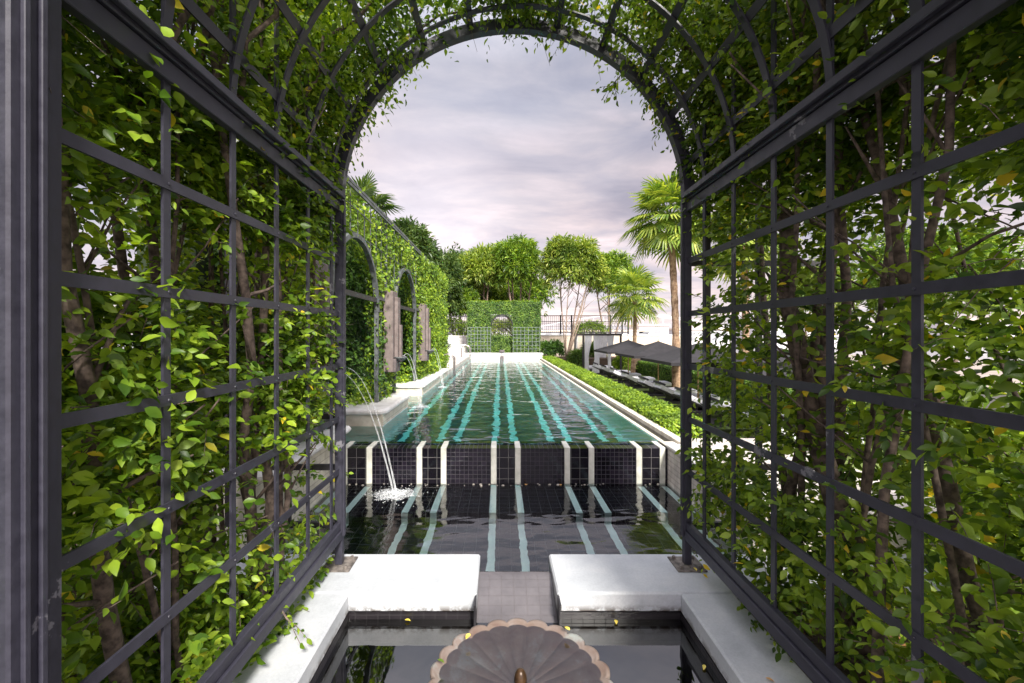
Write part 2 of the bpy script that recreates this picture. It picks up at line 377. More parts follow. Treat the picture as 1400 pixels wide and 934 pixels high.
struct('garden_soil', MB().box(-30, -2.62, -6, 24.74, -1.2, .30), M['soil'])
struct('planter_soil', MB().box(1.44, 6.5, -2, 2.96, -1.2, -.06), M['soil'])
struct('planter_soil', MB().box(-2.61, -1.44, -2, 2.96, -1.2, -.06), M['soil'])
struct('pavement', MB().box(2.06, 3.6, 3.44, 5.95, -.6, .30), M['paving'])
struct('pool_deck', MB().box(-3.6, -1.80, 14.14, 24.3, .0, .50), M['paving'])

# ------------------------------------------------------------------ lap pool
PX = [-1.925, -1.633, -1.045, -.761, -.172, .111, .691, .975, 1.534, 1.809]
YW, YE, ZU, ZL = 5.20, 24.2, .37, -.052
pool = thing('lap_pool', 'long tiled lap pool with pale lane lines and spillway edge', 'pool', (0, YW, 0))
f_ = MB().box(-2.75, 2.0, YW + .31, YE + .3, -1.15, -.93); f_.build('pool_floor', M['tile_deep'], pool)
for i, x in enumerate(PX):
    if -1.95 < x < 1.95:
        MB().box(x - .052, x + .052, YW + .32, YE, -.93, -.925).build('lane_line', M['stripe'], pool)
# spillway wall: panels between the piers, with tiled lip; piers proud
wall_small = MB(); wall_big = MB(); lip = MB()
edges = [-2.0] + PX + [1.87]
for i in range(len(edges) - 1):
    a, b = edges[i] + (.033 if i else 0), edges[i + 1] - (.033 if i < len(edges) - 2 else 0)
    if b - a < .02: continue
    MB().box(a, b, YW, YW + .30, -.6, ZU - .012).build('spillway_panel', M['tile_big' if i % 2 == 1 else 'tile_small'], pool)
for x in PX:
    m_ = MB().box(x - .0325, x + .0325, YW - .012, YW + .305, -.115, ZU + .002, .004); m_.build('pier', M['pier'], pool)
MB().box(1.87, 1.93, YW + .02, YE, -.9, ZU + .012, .005).box(1.932, 2.0, YW + .31, YE, -.9, -.4).build('overflow_kerb', M['cream'], pool)
MB().box(1.932, 2.06, YW + .02, YE, -.5, ZU - .05).build('overflow_gutter', M['tile_floor'], pool)
MB().box(2.062, 2.17, 5.25, YE + .1, -.75, ZU + .035, .006).build('outer_kerb', M['cream'], pool)
MB().box(-2.2, 2.2, YE, YE + .5, -.9, .56).box(-2.25, 2.25, YE - .05, YE + .55, .562, .66, .02).build('end_wall', M['coping'], pool)
MB().box(-.10, .10, YE - .09, YE - .052, .30, .52, .01).lathe([(0, .0), (.13, .0), (.15, .05), (.15, .14), (.12, .17), (0, .18)], (0, YE + .05, .66), 16).build('water_spout', M['slab_dark'], pool)
MB().box(-2.61, -2.5, YW, 9.56, -.95, .30).build('recess_wall', M['brick_cream'], pool)
MB().box(1.858, 1.868, YW + .31, YE, -.93, ZU - .02).build('side_wall', M['stripe'], pool)
wmesh = MB()
wmesh.box(-2.5, 1.867, YW + .301, YE - .002, ZU - .30, ZU - .008)
# only the top sheet of the water
struct('pool_water', plane(-2.5, 1.87, YW + .20, YE, ZU), M['water_pool'])
struct('gutter_water', plane(1.931, 2.061, YW + .03, YE, ZU - .02), M['water_basin'])

# ------------------------------------------------------------------ lower pool
low = thing('lower_pool', 'shallow black tiled catch pool below the spillway wall', 'pool', (0, 3.3, -.1))
MB().box(-2.3, 2.1, 2.98, 4.40, -.75, -.385).build('pool_floor', M['tile_floor'], low)
MB().box(-2.0, 1.868, 4.40, YW - .06, -.60, -.105).build('tiled_shelf', M['tile_floor'], low)
for x in PX:
    MB().box(x - .0325, x + .0325, 3.28 if abs(x) < .3 else 3.35, 4.39, -.385, -.379).build('lane_line', M['stripe'], low)
    MB().box(x - .0325, x + .0325, 4.395, YW - .065, -.105, -.099).box(x - .0325, x + .0325, 4.388, 4.396, -.38, -.099).build('lane_line', M['stripe'], low)
MB().box(1.87, 2.05, 3.44, YW + .29, -.7, ZU).build('side_wall', M['brick_white'], low)
MB().box(1.855, 2.062, 3.44, YW + .01, ZU + .002, ZU + .04, .01).build('wall_coping', M['coping'], low)
struct('lower_pool_water', MB().add([(-2.0, 3.43, ZL), (-.25, 3.43, ZL), (.28, 3.43, ZL), (1.87, 3.43, ZL), (-.25, 3.27, ZL), (.28, 3.27, ZL), (-2.0, YW - .013, ZL), (-.25, YW - .013, ZL), (.28, YW - .013, ZL), (1.87, YW - .013, ZL)],
       [(0, 1, 7, 6), (1, 2, 8, 7), (2, 3, 9, 8), (4, 5, 2, 1)]), M['water_low'])

# small pebbles and leaves caught at the wall foot
def pebble(r, c, sq=.6):
    mb = MB(); n, m = 8, 5; sx, sy = random.uniform(.8, 1.3), random.uniform(.7, 1.1)
    rows = []
    for i in range(m + 1):
        ph = math.pi * i / m; row = []
        for k in range(n):
            t = 2 * math.pi * k / n; q = 1 + random.uniform(-.08, .08)
            row.append((c[0] + r * sx * math.sin(ph) * math.cos(t) * q, c[1] + r * sy * math.sin(ph) * math.sin(t) * q, c[2] + r * sq * math.cos(ph)))
        rows.append(row)
    mb.sheet(rows, True); return mb
M['pebble'] = simple('pebble', (.12, .11, .11), (.55, .50, .44), 6, .6)
M['leaf_dry'] = simple('dry_leaf', (.55, .28, .08), (.75, .45, .16), 30, .7)
M['leaf_yel'] = simple('yellow_leaf', (.75, .58, .06), (.80, .66, .15), 30, .6)
lit = MB()
for k in range(46):
    lx = random.uniform(-1.9, 1.82); p_ = pebble(random.uniform(.006, .017), (lx, random.uniform(YW - .10, YW - .03), -.048))
    lit.add(p_.v, p_.f)
tag(lit.build('gravel', M['pebble'], smooth=True), 'bits of gravel and dirt along the spillway wall foot', 'gravel', None, 'stuff')

# ------------------------------------------------------------------ ledges
def ledge(y0, y1, label, x1=-1.785):
    t = thing('stone_ledge', label, 'ledge', (x1 - .2, (y0 + y1) / 2, .0), 'stone ledges stepping into the pool')
    MB().box(-2.49, x1 - .002, y0 + .03, y1 - .03, ZU + .01, .535).build('ledge_wall', M['brick_cream'], t)
    MB().box(-2.49, x1 - .002, y0 + .03, y1 - .03, -.93, ZU + .008).build('tiled_footing', M['stripe'], t)
    MB().box(-2.49, x1 - .01, y0 + .022, y0 + .028, -.93, .533).build('front_wall', M['cream'], t)
    # rounded nosing coping
    mb = MB(); prof = [(0, .537), (.035, .537), (.05, .555), (.052, .585), (.042, .606), (.02, .616), (0, .618)]
    rows = []
    x0 = -2.55
    for off, z in prof:
        o = off; r = .10; row = [(x0, y0 + .03 - o, z)]
        for k in range(7):
            a = -math.pi / 2 + k * math.pi / 12; row.append((x1 - r + (r + o) * math.cos(a), y0 + .03 + r + (r + o) * math.sin(a), z))
        for k in range(7):
            a = k * math.pi / 12; row.append((x1 - r + (r + o) * math.cos(a), y1 - .03 - r + (r + o) * math.sin(a), z))
        row.append((x0, y1 - .03 + o, z)); rows.append(row)
    mb.sheet(rows); b = len(mb.v); mb.v += rows[-1]; mb.f.append(tuple(range(b, b + len(rows[-1]))))
    mb.build('coping', M['coping'], t)
    return t
# nearest ledge is the wall beside the lower pool
t = thing('stone_ledge', 'pale brick wall with white coping beside the lower pool', 'ledge', (-2.1, 4.4, 0), 'stone ledges stepping into the pool')
MB().box(-2.3, -2.0, 3.44, 5.22, -.7, .535).build('ledge_wall', M['brick_cream'], t)
MB().box(-2.42, -1.86, 3.44, 5.27, .537, .618, .03).build('coping', M['coping'], t)
ledge(6.36, 8.13, 'short cream ledge with white coping before the first trellis arch')
ledge(9.52, 14.12, 'long cream ledge with white coping ending near the pool ladder')

# ------------------------------------------------------------------ front basin
bas = thing('fountain_basin', 'white painted basin surround with dark water around the shell bowl', 'basin', (0, 2, -.2))
def lshape(sg):
    m = MB()
    x0, x1 = (.28, 1.09) if sg > 0 else (-1.09, -.25)
    if sg > 0:
        m.box(x0, 3.2, 2.91, 3.43, -.13, 0.0, .012)
        m.box(1.09, 1.44, -.6, 2.909, -.13, -.0006, .012)
    else:
        m.box(-3.2, x1, 2.91, 3.43, -.13, 0.0, .012)
        m.box(-1.44, -1.09, -.6, 2.909, -.13, -.0006, .012)
    return m
lshape(1).build('coping', M['white'], bas); lshape(-1).build('coping', M['white'], bas)
MB().box(-1.11, 1.11, -.6, 2.93, -.60, -.45).build('basin_floor', M['slab_dark'], bas)
for a, b in ((-1.13, -.262), (.292, 1.13)): MB().box(a, b, 2.915, 2.99, -.6, -.132).build('inner_wall', M['tile_basin'], bas)
for a, b in ((-1.2, -1.092), (1.092, 1.2)): MB().box(a, b, -.6, 2.914, -.6, -.132).build('inner_wall', M['tile_yz'], bas)
# weir ramp
rows = []
for k in range(13):
    u = k / 12; y = 3.27 - u * .50; z = ZL - .002 - (.0 if u < .06 else (u - .06) ** 1.3 * .19)
    rows.append([(-.25, y, z), (.28, y, z)])
w_ = MB(); w_.sheet(rows); w_.build('weir', M['tile_weir'], bas, True)
for a, b in ((-.263, -.251), (.281, .293)): MB().box(a, b, 2.80, 3.44, -.6, -.02).build('weir_cheek', M['steel_black'], bas)
MB().box(-.25, .28, 3.262, 3.278, -.2, ZL - .012).build('weir_edge', M['steel_black'], bas)
MB().box(-2.3, -.264, 3.38, 3.428, -.7, -.132).box(.294, 2.05, 3.38, 3.428, -.7, -.132).build('back_wall', M['tile_small'], bas)
struct('basin_water', plane(-1.091, 1.091, -.6, 2.914, -.178), M['water_basin'])

# shell bowl
BX, BY, BZ = 0.0, 2.086, .08
sb = thing('shell_fountain_bowl', 'scalloped bronze shell bowl brimming with water in the front basin', 'fountain', (BX, BY, -.45))
def bronze():
    m, t, b, o = mat('weathered_bronze')
    g = N(t, 'ShaderNodeNewGeometry')
    c = ramp(t, noise(t, 6, 5, .6, None, .3), [(.28, (.15, .09, .07)), (.42, (.20, .145, .115)), (.55, (.24, .19, .165)), (.66, (.30, .33, .31)), (.74, (.30, .20, .14)), (.85, (.24, .16, .13))])
    L(t, c, b.inputs['Base Color']); b.inputs['Roughness'].default_value = .42; b.inputs['Metallic'].default_value = .25
    bump(t, noise(t, 30, 5), .3, .004, b); return m
M['bronze'] = bronze()
NL = 22
def shell(r, t, zf):   # scalloped radius/height
    s_ = abs(math.sin(NL * t / 2)); lob = s_ ** .6
    k = r / .42
    zf += .006 * (lob - .6) * math.sin(math.pi * min(1, k)) 
    return r * (1 + (.062 * lob - .045) * k ** 3), zf + .007 * (lob - .5) * k ** 2
mb = MB(); rows = []
prof = [(0.015, -.09), (.10, -.08), (.2, -.055), (.28, -.034), (.34, -.018), (.385, -.010), (.407, -.002), (.418, .004), (.428, .000), (.430, -.02), (.40, -.065), (.30, -.14), (.16, -.19), (.07, -.22)]
for r, z in prof:
    row = []
    for k in range(NL * 12):
        t_ = 2 * math.pi * k / (NL * 12); rr, zz = shell(r, t_, z); row.append((BX + rr * math.cos(t_), BY + rr * math.sin(t_), BZ + zz))
    rows.append(row)
mb.sheet(rows, True); mb.build('bowl', M['bronze'], sb, True)
MB().lathe([(.06, -.19), (.07, -.25), (.11, -.30), (.14, -.42), (.2, -.46), (.2, -.53)], (BX, BY, BZ), 32).build('pedestal', M['bronze'], sb, True)
MB().lathe([(.0, -.13), (.035, -.12), (.03, -.09), (.026, -.05), (.033, -.02), (.029, .008), (.024, .024), (.017, .036), (.009, .041), (0, .042)], (BX, BY - .0, BZ), 20).build('finial', simple('amber_bronze', (.03, .016, .008), (.08, .042, .018), 30, .35, .3), sb, True)
row = []
for k in range(NL * 12):
    t_ = 2 * math.pi * k / (NL * 12); rr, _ = shell(.386, t_, 0); row.append((BX + rr * math.cos(t_), BY + rr * math.sin(t_), BZ - .006))
m_ = MB(); m_.v = row; m_.f = [tuple(range(len(row)))]; m_.build('water_surface', M['water_bowl'], sb)

# ------------------------------------------------------------------ steel trellis pergola
HP = 1.28; YP = 3.25; ZS = CZ + .978
RUNG = [CZ + v for v in (.535, .15, -.235, -.62, -1.005)]
perg = thing('trellis_pergola', 'dark grey steel trellis pergola with round arch framing the pool', 'pergola', (0, 2.2, 0))
for sg, bars in ((-1, [1.576, 1.97, 2.355, 2.74, 3.12]), (1, [1.465, 1.853, 2.235, 2.62, 2.995])):
    X = sg * HP
    grid = MB()
    for z in RUNG: grid.box(X - .005, X + .005, 1.1, 3.235, z - .020, z + .020)
    for y in bars: grid.box(X + sg * .0062 - .005, X + sg * .0062 + .005, y - .017, y + .017, .28, 4.5)
    for z in RUNG:
        for y in bars: grid.lathe([(0, .0), (.005, -.001), (.006, -.004)], (0, 0, 0), 6); k_ = len(grid.v) - 18; grid.v[k_:] = [(X - sg * (.0055 + .004 + c[2]), y + c[0], z + c[1]) for c in grid.v[k_:]]
    grid.build('lattice_panel', M['steel'], perg)
    b1 = MB(); 
    b1.box(X - .03, X + .03, 1.03, 3.235, CZ + .97, CZ + 1.045, .004)
    b1.box(X - .018, X + .018, 1.03, 3.235, CZ + .895, CZ + .965, .003)
    b1.box(X - sg * .045 - .012, X - sg * .045 + .012, 1.03, 3.235, CZ + .985, CZ + 1.02, .003)
    b1.build('top_beam', M['steel'], perg)
    b2 = MB(); b2.box(X - .018, X + .018, 1.03, 3.235, CZ - 1.43, CZ - 1.375, .003)
    b2.box(X - .030, X + .030, 1.03, 3.235, CZ - 1.50, CZ - 1.433, .004); b2.build('bottom_rail', M['steel'], perg)
    p_ = MB(); p_.box(X - .026, X + .026, 3.236, 3.286, .012, ZS, .003); p_.box(X - sg * .034 - .008, X - sg * .034 + .008, 3.243, 3.279, .22, ZS, .002)
    p_.build('post', M['steel'], perg)
    q0 = 0 if sg < 0 else -.10
    p_ = MB(); p_.box(X - .05, X + .05, 1.02 + q0, 1.115 + q0, .012, 4.3, .006); p_.box(X - .036, X + .036, 1.116 + q0, 1.15 + q0, .012, 4.3, .004); p_.box(X - .02, X + .02, 1.151 + q0, 1.178 + q0, .012, 4.3, .003)
    p_.box(X - sg * .056 - .006, X - sg * .056 + .006, 1.045 + q0, 1.06 + q0, .012, 4.3, .002).box(X - sg * .056 - .006, X - sg * .056 + .006, 1.085 + q0, 1.10 + q0, .012, 4.3, .002)
    p_.build('post', M['steel'], perg)
    bp = MB().box(X - .105, X + .105, 3.156, 3.366, .001, .011, .002).build('base_plate', M['rust'], perg)
    for ex in (-.07, .07):
        for ey in (-.07, .07): MB().lathe([(0, .02), (.012, .02), (.014, .012), (.016, 0), (.016, -.003)], (X + ex, 3.261 + ey, .012), 6).build('bolt', M['rust'], bp)
    # thick outward end panel
    e_ = MB(); 
    levels = [CZ + .535, CZ - .235, CZ - 1.005, CZ - 1.44] if sg > 0 else [CZ + .92, CZ + .15, CZ - .62, CZ - 1.005, CZ - 1.44]
    xs = [1.47, 1.86, 2.35] if sg > 0 else [-1.70, -2.15]
    for x in xs: e_.box(x - .019, x + .019, 3.33, 3.365, .25, 3.2)
    for z in levels: e_.box(min(X, xs[-1]), max(X, xs[-1]), 3.334, 3.361, z - .021, z + .021)
    e_.build('end_panel', M['steel_black'], perg)
# arch ribs: two stepped bands
def ring(mb, r0, r1, y0, y1, n=64, a0=0, a1=math.pi, cz=ZS, cx=0):
    rows = []
    for k in range(n + 1):
        a = a0 + (a1 - a0) * k / n; c, s_ = math.cos(a), math.sin(a)
        rows.append([(cx + r0 * c, y0, cz + r0 * s_), (cx + r1 * c, y0, cz + r1 * s_), (cx + r1 * c, y1, cz + r1 * s_), (cx + r0 * c, y1, cz + r0 * s_)])
    mb.sheet(rows, True); return mb
m_ = MB(); ring(m_, 1.247, 1.284, 3.22, 3.285); ring(m_, 1.286, 1.335, 3.235, 3.27); m_.build('arch_rib', M['steel'], perg)
# spandrel upper frame of the end plane, behind the arch
# vault rings and long straps
vr = MB()
for yl, yr in ((3.12, 2.995), (2.74, 2.62), (2.355, 2.235), (1.97, 1.853), (1.576, 1.465)):
    rows = []; n = 48
    for k in range(n + 1):
        a = math.pi * k / n; u = (1 - math.cos(a)) / 2; y = yr + (yl - yr) * u; c, s_ = math.cos(a), math.sin(a)
        rows.append([((1.285 + q) * c, y + dy, ZS + (1.285 + q) * s_) for q, dy in ((0, -.021), (.010, -.021), (.010, .021), (0, .021))])
    vr.sheet(rows, True)
for a in [12, 28, 44, 60, 76, 104, 120, 136, 152, 168]:
    c, s_ = math.cos(R(a)), math.sin(R(a)); r = 1.301
    vr.bar((r * c, 1.05, ZS + r * s_), (r * c, 3.234, ZS + r * s_), .010, .046, up=(-s_, 0, c))
vr.build('vault_lattice', M['steel'], perg)
# ------------------------------------------------------------------ shrubs and creepers in the pergola
def clump_noise(P, s=2.3):
    x, y, z = P[:, 0] * s, P[:, 1] * s, P[:, 2] * s
    return (np.sin(x * 1.7 + 2 * np.sin(y * .9)) + np.sin(y * 2.1 + 1.5 * np.sin(z * 1.1)) + np.sin(z * 1.9 + 1.3 * np.sin(x * 1.3 + .7))) / 3
def twigs(P, D, length, nl, size, droop=.35, spread=.9):
    """alternate leaves along twigs. returns leaf base, dir, normal, size and twig polylines"""
    n = len(P); D = nrm(D); side = nrm(np.cross(D, np.array([0, 0, 1.0]) + rng.normal(0, .15, (n, 3))))
    LP, LD, LN, LS = [], [], [], []; ends = []
    up = np.array([0, 0, 1.0])
    for k in range(nl):
        u = (k + .6) / nl
        base = P + D * (length * u)[:, None] - up * (droop * length * u * u)[:, None]
        sgn = 1 if k % 2 else -1
        d = D * .55 + side * sgn * spread * rng.uniform(.7, 1.2, (n, 1)) - up * rng.uniform(.0, .7, (n, 1)) + rng.normal(0, .22, (n, 3))
        if k == nl - 1: d = D - up * .4 + rng.normal(0, .2, (n, 3))
        inw = np.stack([-np.sign(P[:, 0]), np.full(n, -.5), np.zeros(n)], 1)
        nn = up * .55 + inw * .35 + rng.normal(0, .55, (n, 3))
        LP.append(base); LD.append(d); LN.append(nn); LS.append(size * rng.uniform(.45, 1.3, n) * (1 - .15 * u))
    for u in (0, .5, 1.0): ends.append(P + D * (length * u)[:, None] - up * (droop * length * u * u)[:, None])
    return np.concatenate(LP), np.concatenate(LD), np.concatenate(LN), np.concatenate(LS), ends
def add_twigs(mb, ends, r=.0022):
    A, B, C = ends
    for a, b, c in zip(A, B, C):
        mb.tube([a, b, c], [r, r * .8, r * .5], 3, False)
def side_shrubs(sg, density, gap, mleaf, labels):
    ys = [.95, 1.55, 2.15, 2.75, 3.3]
    for i, (yc, lab) in enumerate(zip([1.15, 1.75, 2.3, 2.9], labels)):
        y0, y1 = ys[i] - (.35 if i == 0 else 0), ys[i + 1]
        t = thing('climbing_shrub', lab, 'shrub', (sg * 1.75, yc, -.06), 'leafy shrubs grown through the pergola sides')
        st = MB()
        # stems
        for k in range(5 if sg > 0 else 7):
            bx, by = sg * random.uniform(1.5, 2.05), random.uniform(y0 + .05, min(y1, 2.9) - .05)
            p = Vector((bx, by, -.10)); pts = [p.copy()]; r0 = random.choice([.035, .022, .016, .012])
            if k == 0: r0 = .07 if (sg > 0 and i == 2) else .035
            lean = Vector((random.uniform(-.06, .06), random.uniform(-.10, .10), 0))
            nseg = 11
            for q in range(nseg):
                p = p + Vector((lean.x + random.uniform(-.045, .045), lean.y + random.uniform(-.05, .05), .40))
                p.x = sg * min(max(abs(p.x), 1.42), 2.5); pts.append(p.copy())
            st.tube(pts, [r0 * (1 - .07 * q) for q in range(len(pts))], 8)
            for q in range(2, nseg):
                if random.random() < .75:
                    d = Vector((-sg * random.uniform(-.2, .9), random.uniform(-1, 1), random.uniform(.1, 1))).normalized()
                    ln = random.uniform(.25, .6); a = pts[q]; e = a + d * ln
                    if abs(e.x) < 1.3 and e.z < ZS + .3: e.x = sg * 1.3
                    st.tube([a, (a + e) / 2 + Vector((0, 0, random.uniform(-.03, .05))), e], [r0 * .35, r0 * .25, .004], 5)
        # foliage
        n = int(density * (y1 - y0) / .6)
        P = np.stack([sg * (1.33 + rng.beta(1.0, 1.5, n * 6) * 1.0), rng.uniform(y0, y1, n * 6), -.02 + rng.uniform(0, 1, n * 6) * 4.35], 1)
        cn = clump_noise(P, 2.6) + .5 * clump_noise(P, 6.0)
        prob = np.clip(.45 + 1.15 * cn, 0.03, 1)
        zr = P[:, 2]
        if gap: # airy window band and bare trunks low down on the river side
            prob *= np.where((zr > 1.25) & (zr < 2.35), .42, 1.0)
            prob *= np.where((zr < .45) & (P[:, 1] > 1.7), .30, 1.0)
            prob *= np.where(zr > 2.4, 1.6, 1.0)
            prob *= np.where((P[:, 1] > 2.6) & (zr < 2.3), .75, 1.0)
        else:
            prob *= np.where((P[:, 1] > 2.55) & (zr < 1.2), .30, 1.0)
            prob *= np.where((P[:, 1] > 2.8) & (zr < 2.5), .55, 1.0)
            prob *= np.where(zr < .5, .9, 1.0)
        P = P[rng.uniform(0, 1, len(P)) < prob][:n]; n = len(P)
        D = np.stack([-sg * rng.normal(.45, .55, n), rng.normal(-.25, .7, n), rng.normal(.15, .5, n)], 1)
        ln = rng.uniform(.10, .26, n)
        # stop twigs from crossing far into the walkway
        LP, LD, LN, LS, ends = twigs(P, D, ln, 8, .058)
        keep = (np.abs(LP[:, 0]) > 1.235) | ((rng.uniform(0, 1, len(LP)) < .5) & (np.abs(LP[:, 0]) > 1.20))
        keep &= (LP[:, 2] > .42) | (np.abs(LP[:, 0]) > 1.30)
        keep &= (np.abs(LP[:, 0]) > 1.14) & ((LP[:, 1] > 1.35) | (np.abs(LP[:, 0]) > 1.34))
        leaves('foliage', LP[keep], LD[keep], LN[keep], LS[keep], FINE, mleaf, t)
        sel = rng.choice(n, min(n, 600), replace=False)
        inn_ = [e[sel] for e in ends]; ok = np.abs(inn_[2][:, 0]) > 1.2
        add_twigs(st, [e[ok] for e in inn_])
        st.build('stems', M['bark'], t, True)
side_shrubs(-1, 2700, False, M['leaf_big'], ['dense leafy shrub beside the thick left pergola post', 'leafy shrub with slim brown stems, second from the thick left post',
            'bright green shrub, third along the left trellis from the thick post', 'sparse yellow green shrub nearest the left arch foot'])
side_shrubs(1, 2150, True, M['leaf_right'], ['large leaved dark shrub at the right edge of the photo', 'leafy shrub with low bare stems, second from the right edge',
            'shrub with a stout brown trunk behind the right trellis', 'airy light green shrub nearest the right arch foot'])
# vault creepers
def creeper(a0, a1, lab, n, mleaf, sx):
    t = thing('vault_creeper', lab, 'climbing plant', (sx * 1.4, 2.2, ZS), 'creepers over the pergola vault')
    m = n * 3; a = R(a0) + rng.uniform(0, 1, m) * R(a1 - a0); r = 1.32 + rng.beta(1.0, 1.8, m) * .75; y = np.where(rng.uniform(0, 1, m) < .30, rng.uniform(2.7, 3.42, m), rng.uniform(.75, 3.42, m))
    P = np.stack([r * np.cos(a), y, ZS + r * np.sin(a)], 1)
    cn = clump_noise(P, 3.1) + .5 * clump_noise(P, 7)
    P = P[rng.uniform(0, 1, m) < np.clip(.55 + .8 * cn, .05, 1)][:n]; n = len(P)
    rad = nrm(P - np.array([0, 0, ZS]) * [1, 0, 1] - P * [0, 1, 0])
    D = -rad * rng.normal(.2, .5, (n, 1)) + rng.normal(0, .6, (n, 3)) + np.array([0, 0, -.25])
    LP, LD, LN, LS, ends = twigs(P, D, rng.uniform(.09, .22, n), 8, .050, .6)
    rr = np.hypot(LP[:, 0], LP[:, 2] - ZS); keep = (rr > 1.235) | ((rr > 1.17) & (rng.uniform(0, 1, len(rr)) < .35))
    leaves('foliage', LP[keep], LD[keep], LN[keep], LS[keep], FINE, mleaf, t)
    st = MB(); sel = rng.choice(n, min(n, 260), replace=False); add_twigs(st, [e[sel] for e in ends])
    for k in range(9):
        aa = R(a0 if sx > 0 else a1); pts = []; y = random.uniform(1.0, 3.3); r_ = random.uniform(1.36, 1.7)
        for q in range(12):
            u = q / 11; ang = R(a0) + R(a1 - a0) * (u if sx > 0 else 1 - u)
            y += random.uniform(-.08, .08); rq = r_ + random.uniform(-.05, .05); pts.append((rq * math.cos(ang), y, ZS + rq * math.sin(ang)))
        st.tube(pts, [.016 - .001 * q for q in range(12)], 6)
    st.build('stems', M['bark'], t, True)
creeper(2, 93, 'dark leafy creeper covering the right half of the vault', 3400, M['leaf_right'], 1)
creeper(87, 178, 'leafy creeper covering the left half of the vault', 3400, M['leaf_big'], -1)
# hanging sprigs below the arch
for x, y, lab, k in ((492, 150, 'small dark sprig hanging inside the arch at its left shoulder', 6), (835, 118, 'dark leafy sprig hanging inside the arch at its right shoulder', 16), (770, 62, 'tiny pale sprig dangling below the arch crown', 5)):
    p = px(x, y, 3.2); ang = math.atan2(p.z - ZS, p.x); top = Vector((1.26 * math.cos(ang), 3.22, ZS + 1.26 * math.sin(ang)))
    t = thing('hanging_sprig', lab, 'sprig', top, 'sprigs hanging below the arch')
    P = np.array([top + (p - top) * random.uniform(.0, 1.0) + Vector((random.uniform(-.02, .02),) * 3) for _ in range(k // 3 + 1)]); 
    D = np.array([[random.uniform(-.8, .1), random.uniform(-.3, .3), random.uniform(-.8, .2)] for _ in P])
    LP, LD, LN, LS, ends = twigs(P, D, np.full(len(P), .13), 5, .05)
    leaves('leaves', LP, LD, LN, LS, FINE, M['leaf_right'], t)
    st = MB(); add_twigs(st, ends); st.tube([top, (top + p) / 2, p], [.004, .003, .002], 5); st.build('twig', M['bark'], t)
t = thing('trailing_sprig', 'lone leafy sprig trailing over the left white coping', 'sprig', (-1.26, 2.35, .26))
P = np.array([[-1.28, 2.36, .26], [-1.22, 2.33, .20]]); D = np.array([[.7, -.3, -.5], [.9, .1, -.6]])
LP, LD, LN, LS, ends = twigs(P, D, np.array([.20, .13]), 7, .05); leaves('leaves', LP, LD, LN, LS, FINE, M['leaf_big'], t)
st = MB(); add_twigs(st, ends, .003); st.tube([(-1.42, 2.4, .22), (-1.33, 2.38, .27), (-1.28, 2.36, .26), (-1.22, 2.33, .20)], .003, 4); st.build('twig', M['bark'], t)
# undergrowth in both planters
for sg, lab in ((-1, 'low leafy ground cover in the left planter'), (1, 'low leafy ground cover and seedlings in the right planter')):
    n = 420 if sg < 0 else 200
    P = np.stack([sg * (1.38 + rng.beta(1, 1.6, n) * 1.0), rng.uniform(.8, 2.9, n), np.full(n, -.05)], 1)
    if sg > 0: P = P[(P[:, 1] < 1.75) | (rng.uniform(0, 1, n) < .35)]
    n = len(P); D = np.stack([rng.normal(0, .5, n), rng.normal(0, .5, n), rng.uniform(.5, 1.2, n)], 1)
    LP, LD, LN, LS, ends = twigs(P, D, rng.uniform(.08, .30, n), 6, .07, .2)
    keep = np.abs(LP[:, 0]) > 1.42
    tag(leaves('ground_cover', LP[keep], LD[keep], LN[keep], LS[keep], FINE, M['leaf_big'], None, (sg * 1.8, 1.8, 0)), lab, 'ground cover', None, 'stuff')
# litter on the soil
n = 500; P = np.stack([rng.uniform(1.46, 2.9, n), rng.uniform(1.2, 2.93, n), np.full(n, -.052)], 1)
D = np.stack([rng.normal(0, 1, n), rng.normal(0, 1, n), rng.normal(0, .15, n)], 1); NN = np.array([0, 0, 1.0]) + rng.normal(0, .3, (n, 3))
M['litter'] = leafmat('leaf_litter', [(0, (.05, .03, .02)), (.5, (.16, .09, .045)), (.85, (.30, .17, .07)), (1, (.5, .36, .08))], .05, .8)
tag(leaves('leaf_litter', P, D, NN, rng.uniform(.04, .07, n), MID, M['litter'], None, (2, 2, 0)), 'brown dead leaves on the right planter soil', 'leaf litter', None, 'stuff')

# fallen leaves
FL = [(1.21, 2.18, .003, M['leaf_dry'], 'curled brown leaf lying on the right white coping near the front edge'),
      (1.30, 3.19, .013, M['leaf_yel'], 'yellow leaf on the edge of the right base plate'),
      (-.255, 2.335, .115, M['leaf_yel'], 'orange yellow leaf on the bowl rim, above the other rim leaf on the left'),
      (-.40, 2.15, .115, M['leaf_box'], 'yellow green leaf on the leftmost lobe of the bowl rim'),
      (.275, 2.36, .115, M['leaf_yel'], 'yellow leaf on the bowl rim beside the right end of the weir'),
      (1.06, 2.50, -.173, M['leaf_yel'], 'yellow leaf on the water along the right basin wall'),
      (-.72, 2.895, -.173, M['leaf_yel'], 'small yellow leaf on the water against the back left basin wall'),
      (.66, 2.895, -.173, M['leaf_yel'], 'small yellow leaf on the water against the back right basin wall'),
      (.60, 5.10, -.05, M['leaf_dry'], 'orange leaf caught at the spillway foot right of centre'),
      (.20, 5.11, -.05, M['leaf_dry'], 'pale brown leaf caught at the spillway foot near the centre')]
for x, y, z, m_, lab in FL:
    a = random.uniform(0, 6.28); D = np.array([[math.cos(a), math.sin(a), .05]])
    o = leaves('fallen_leaf', np.array([[x, y, z + .006]]), D, np.array([[.1, .1, 1.0]]), [.062 if y > 5 else .042], FINE, m_, None, (x, y, z))
    tag(o, lab, 'leaf', 'fallen leaves on stone and water')

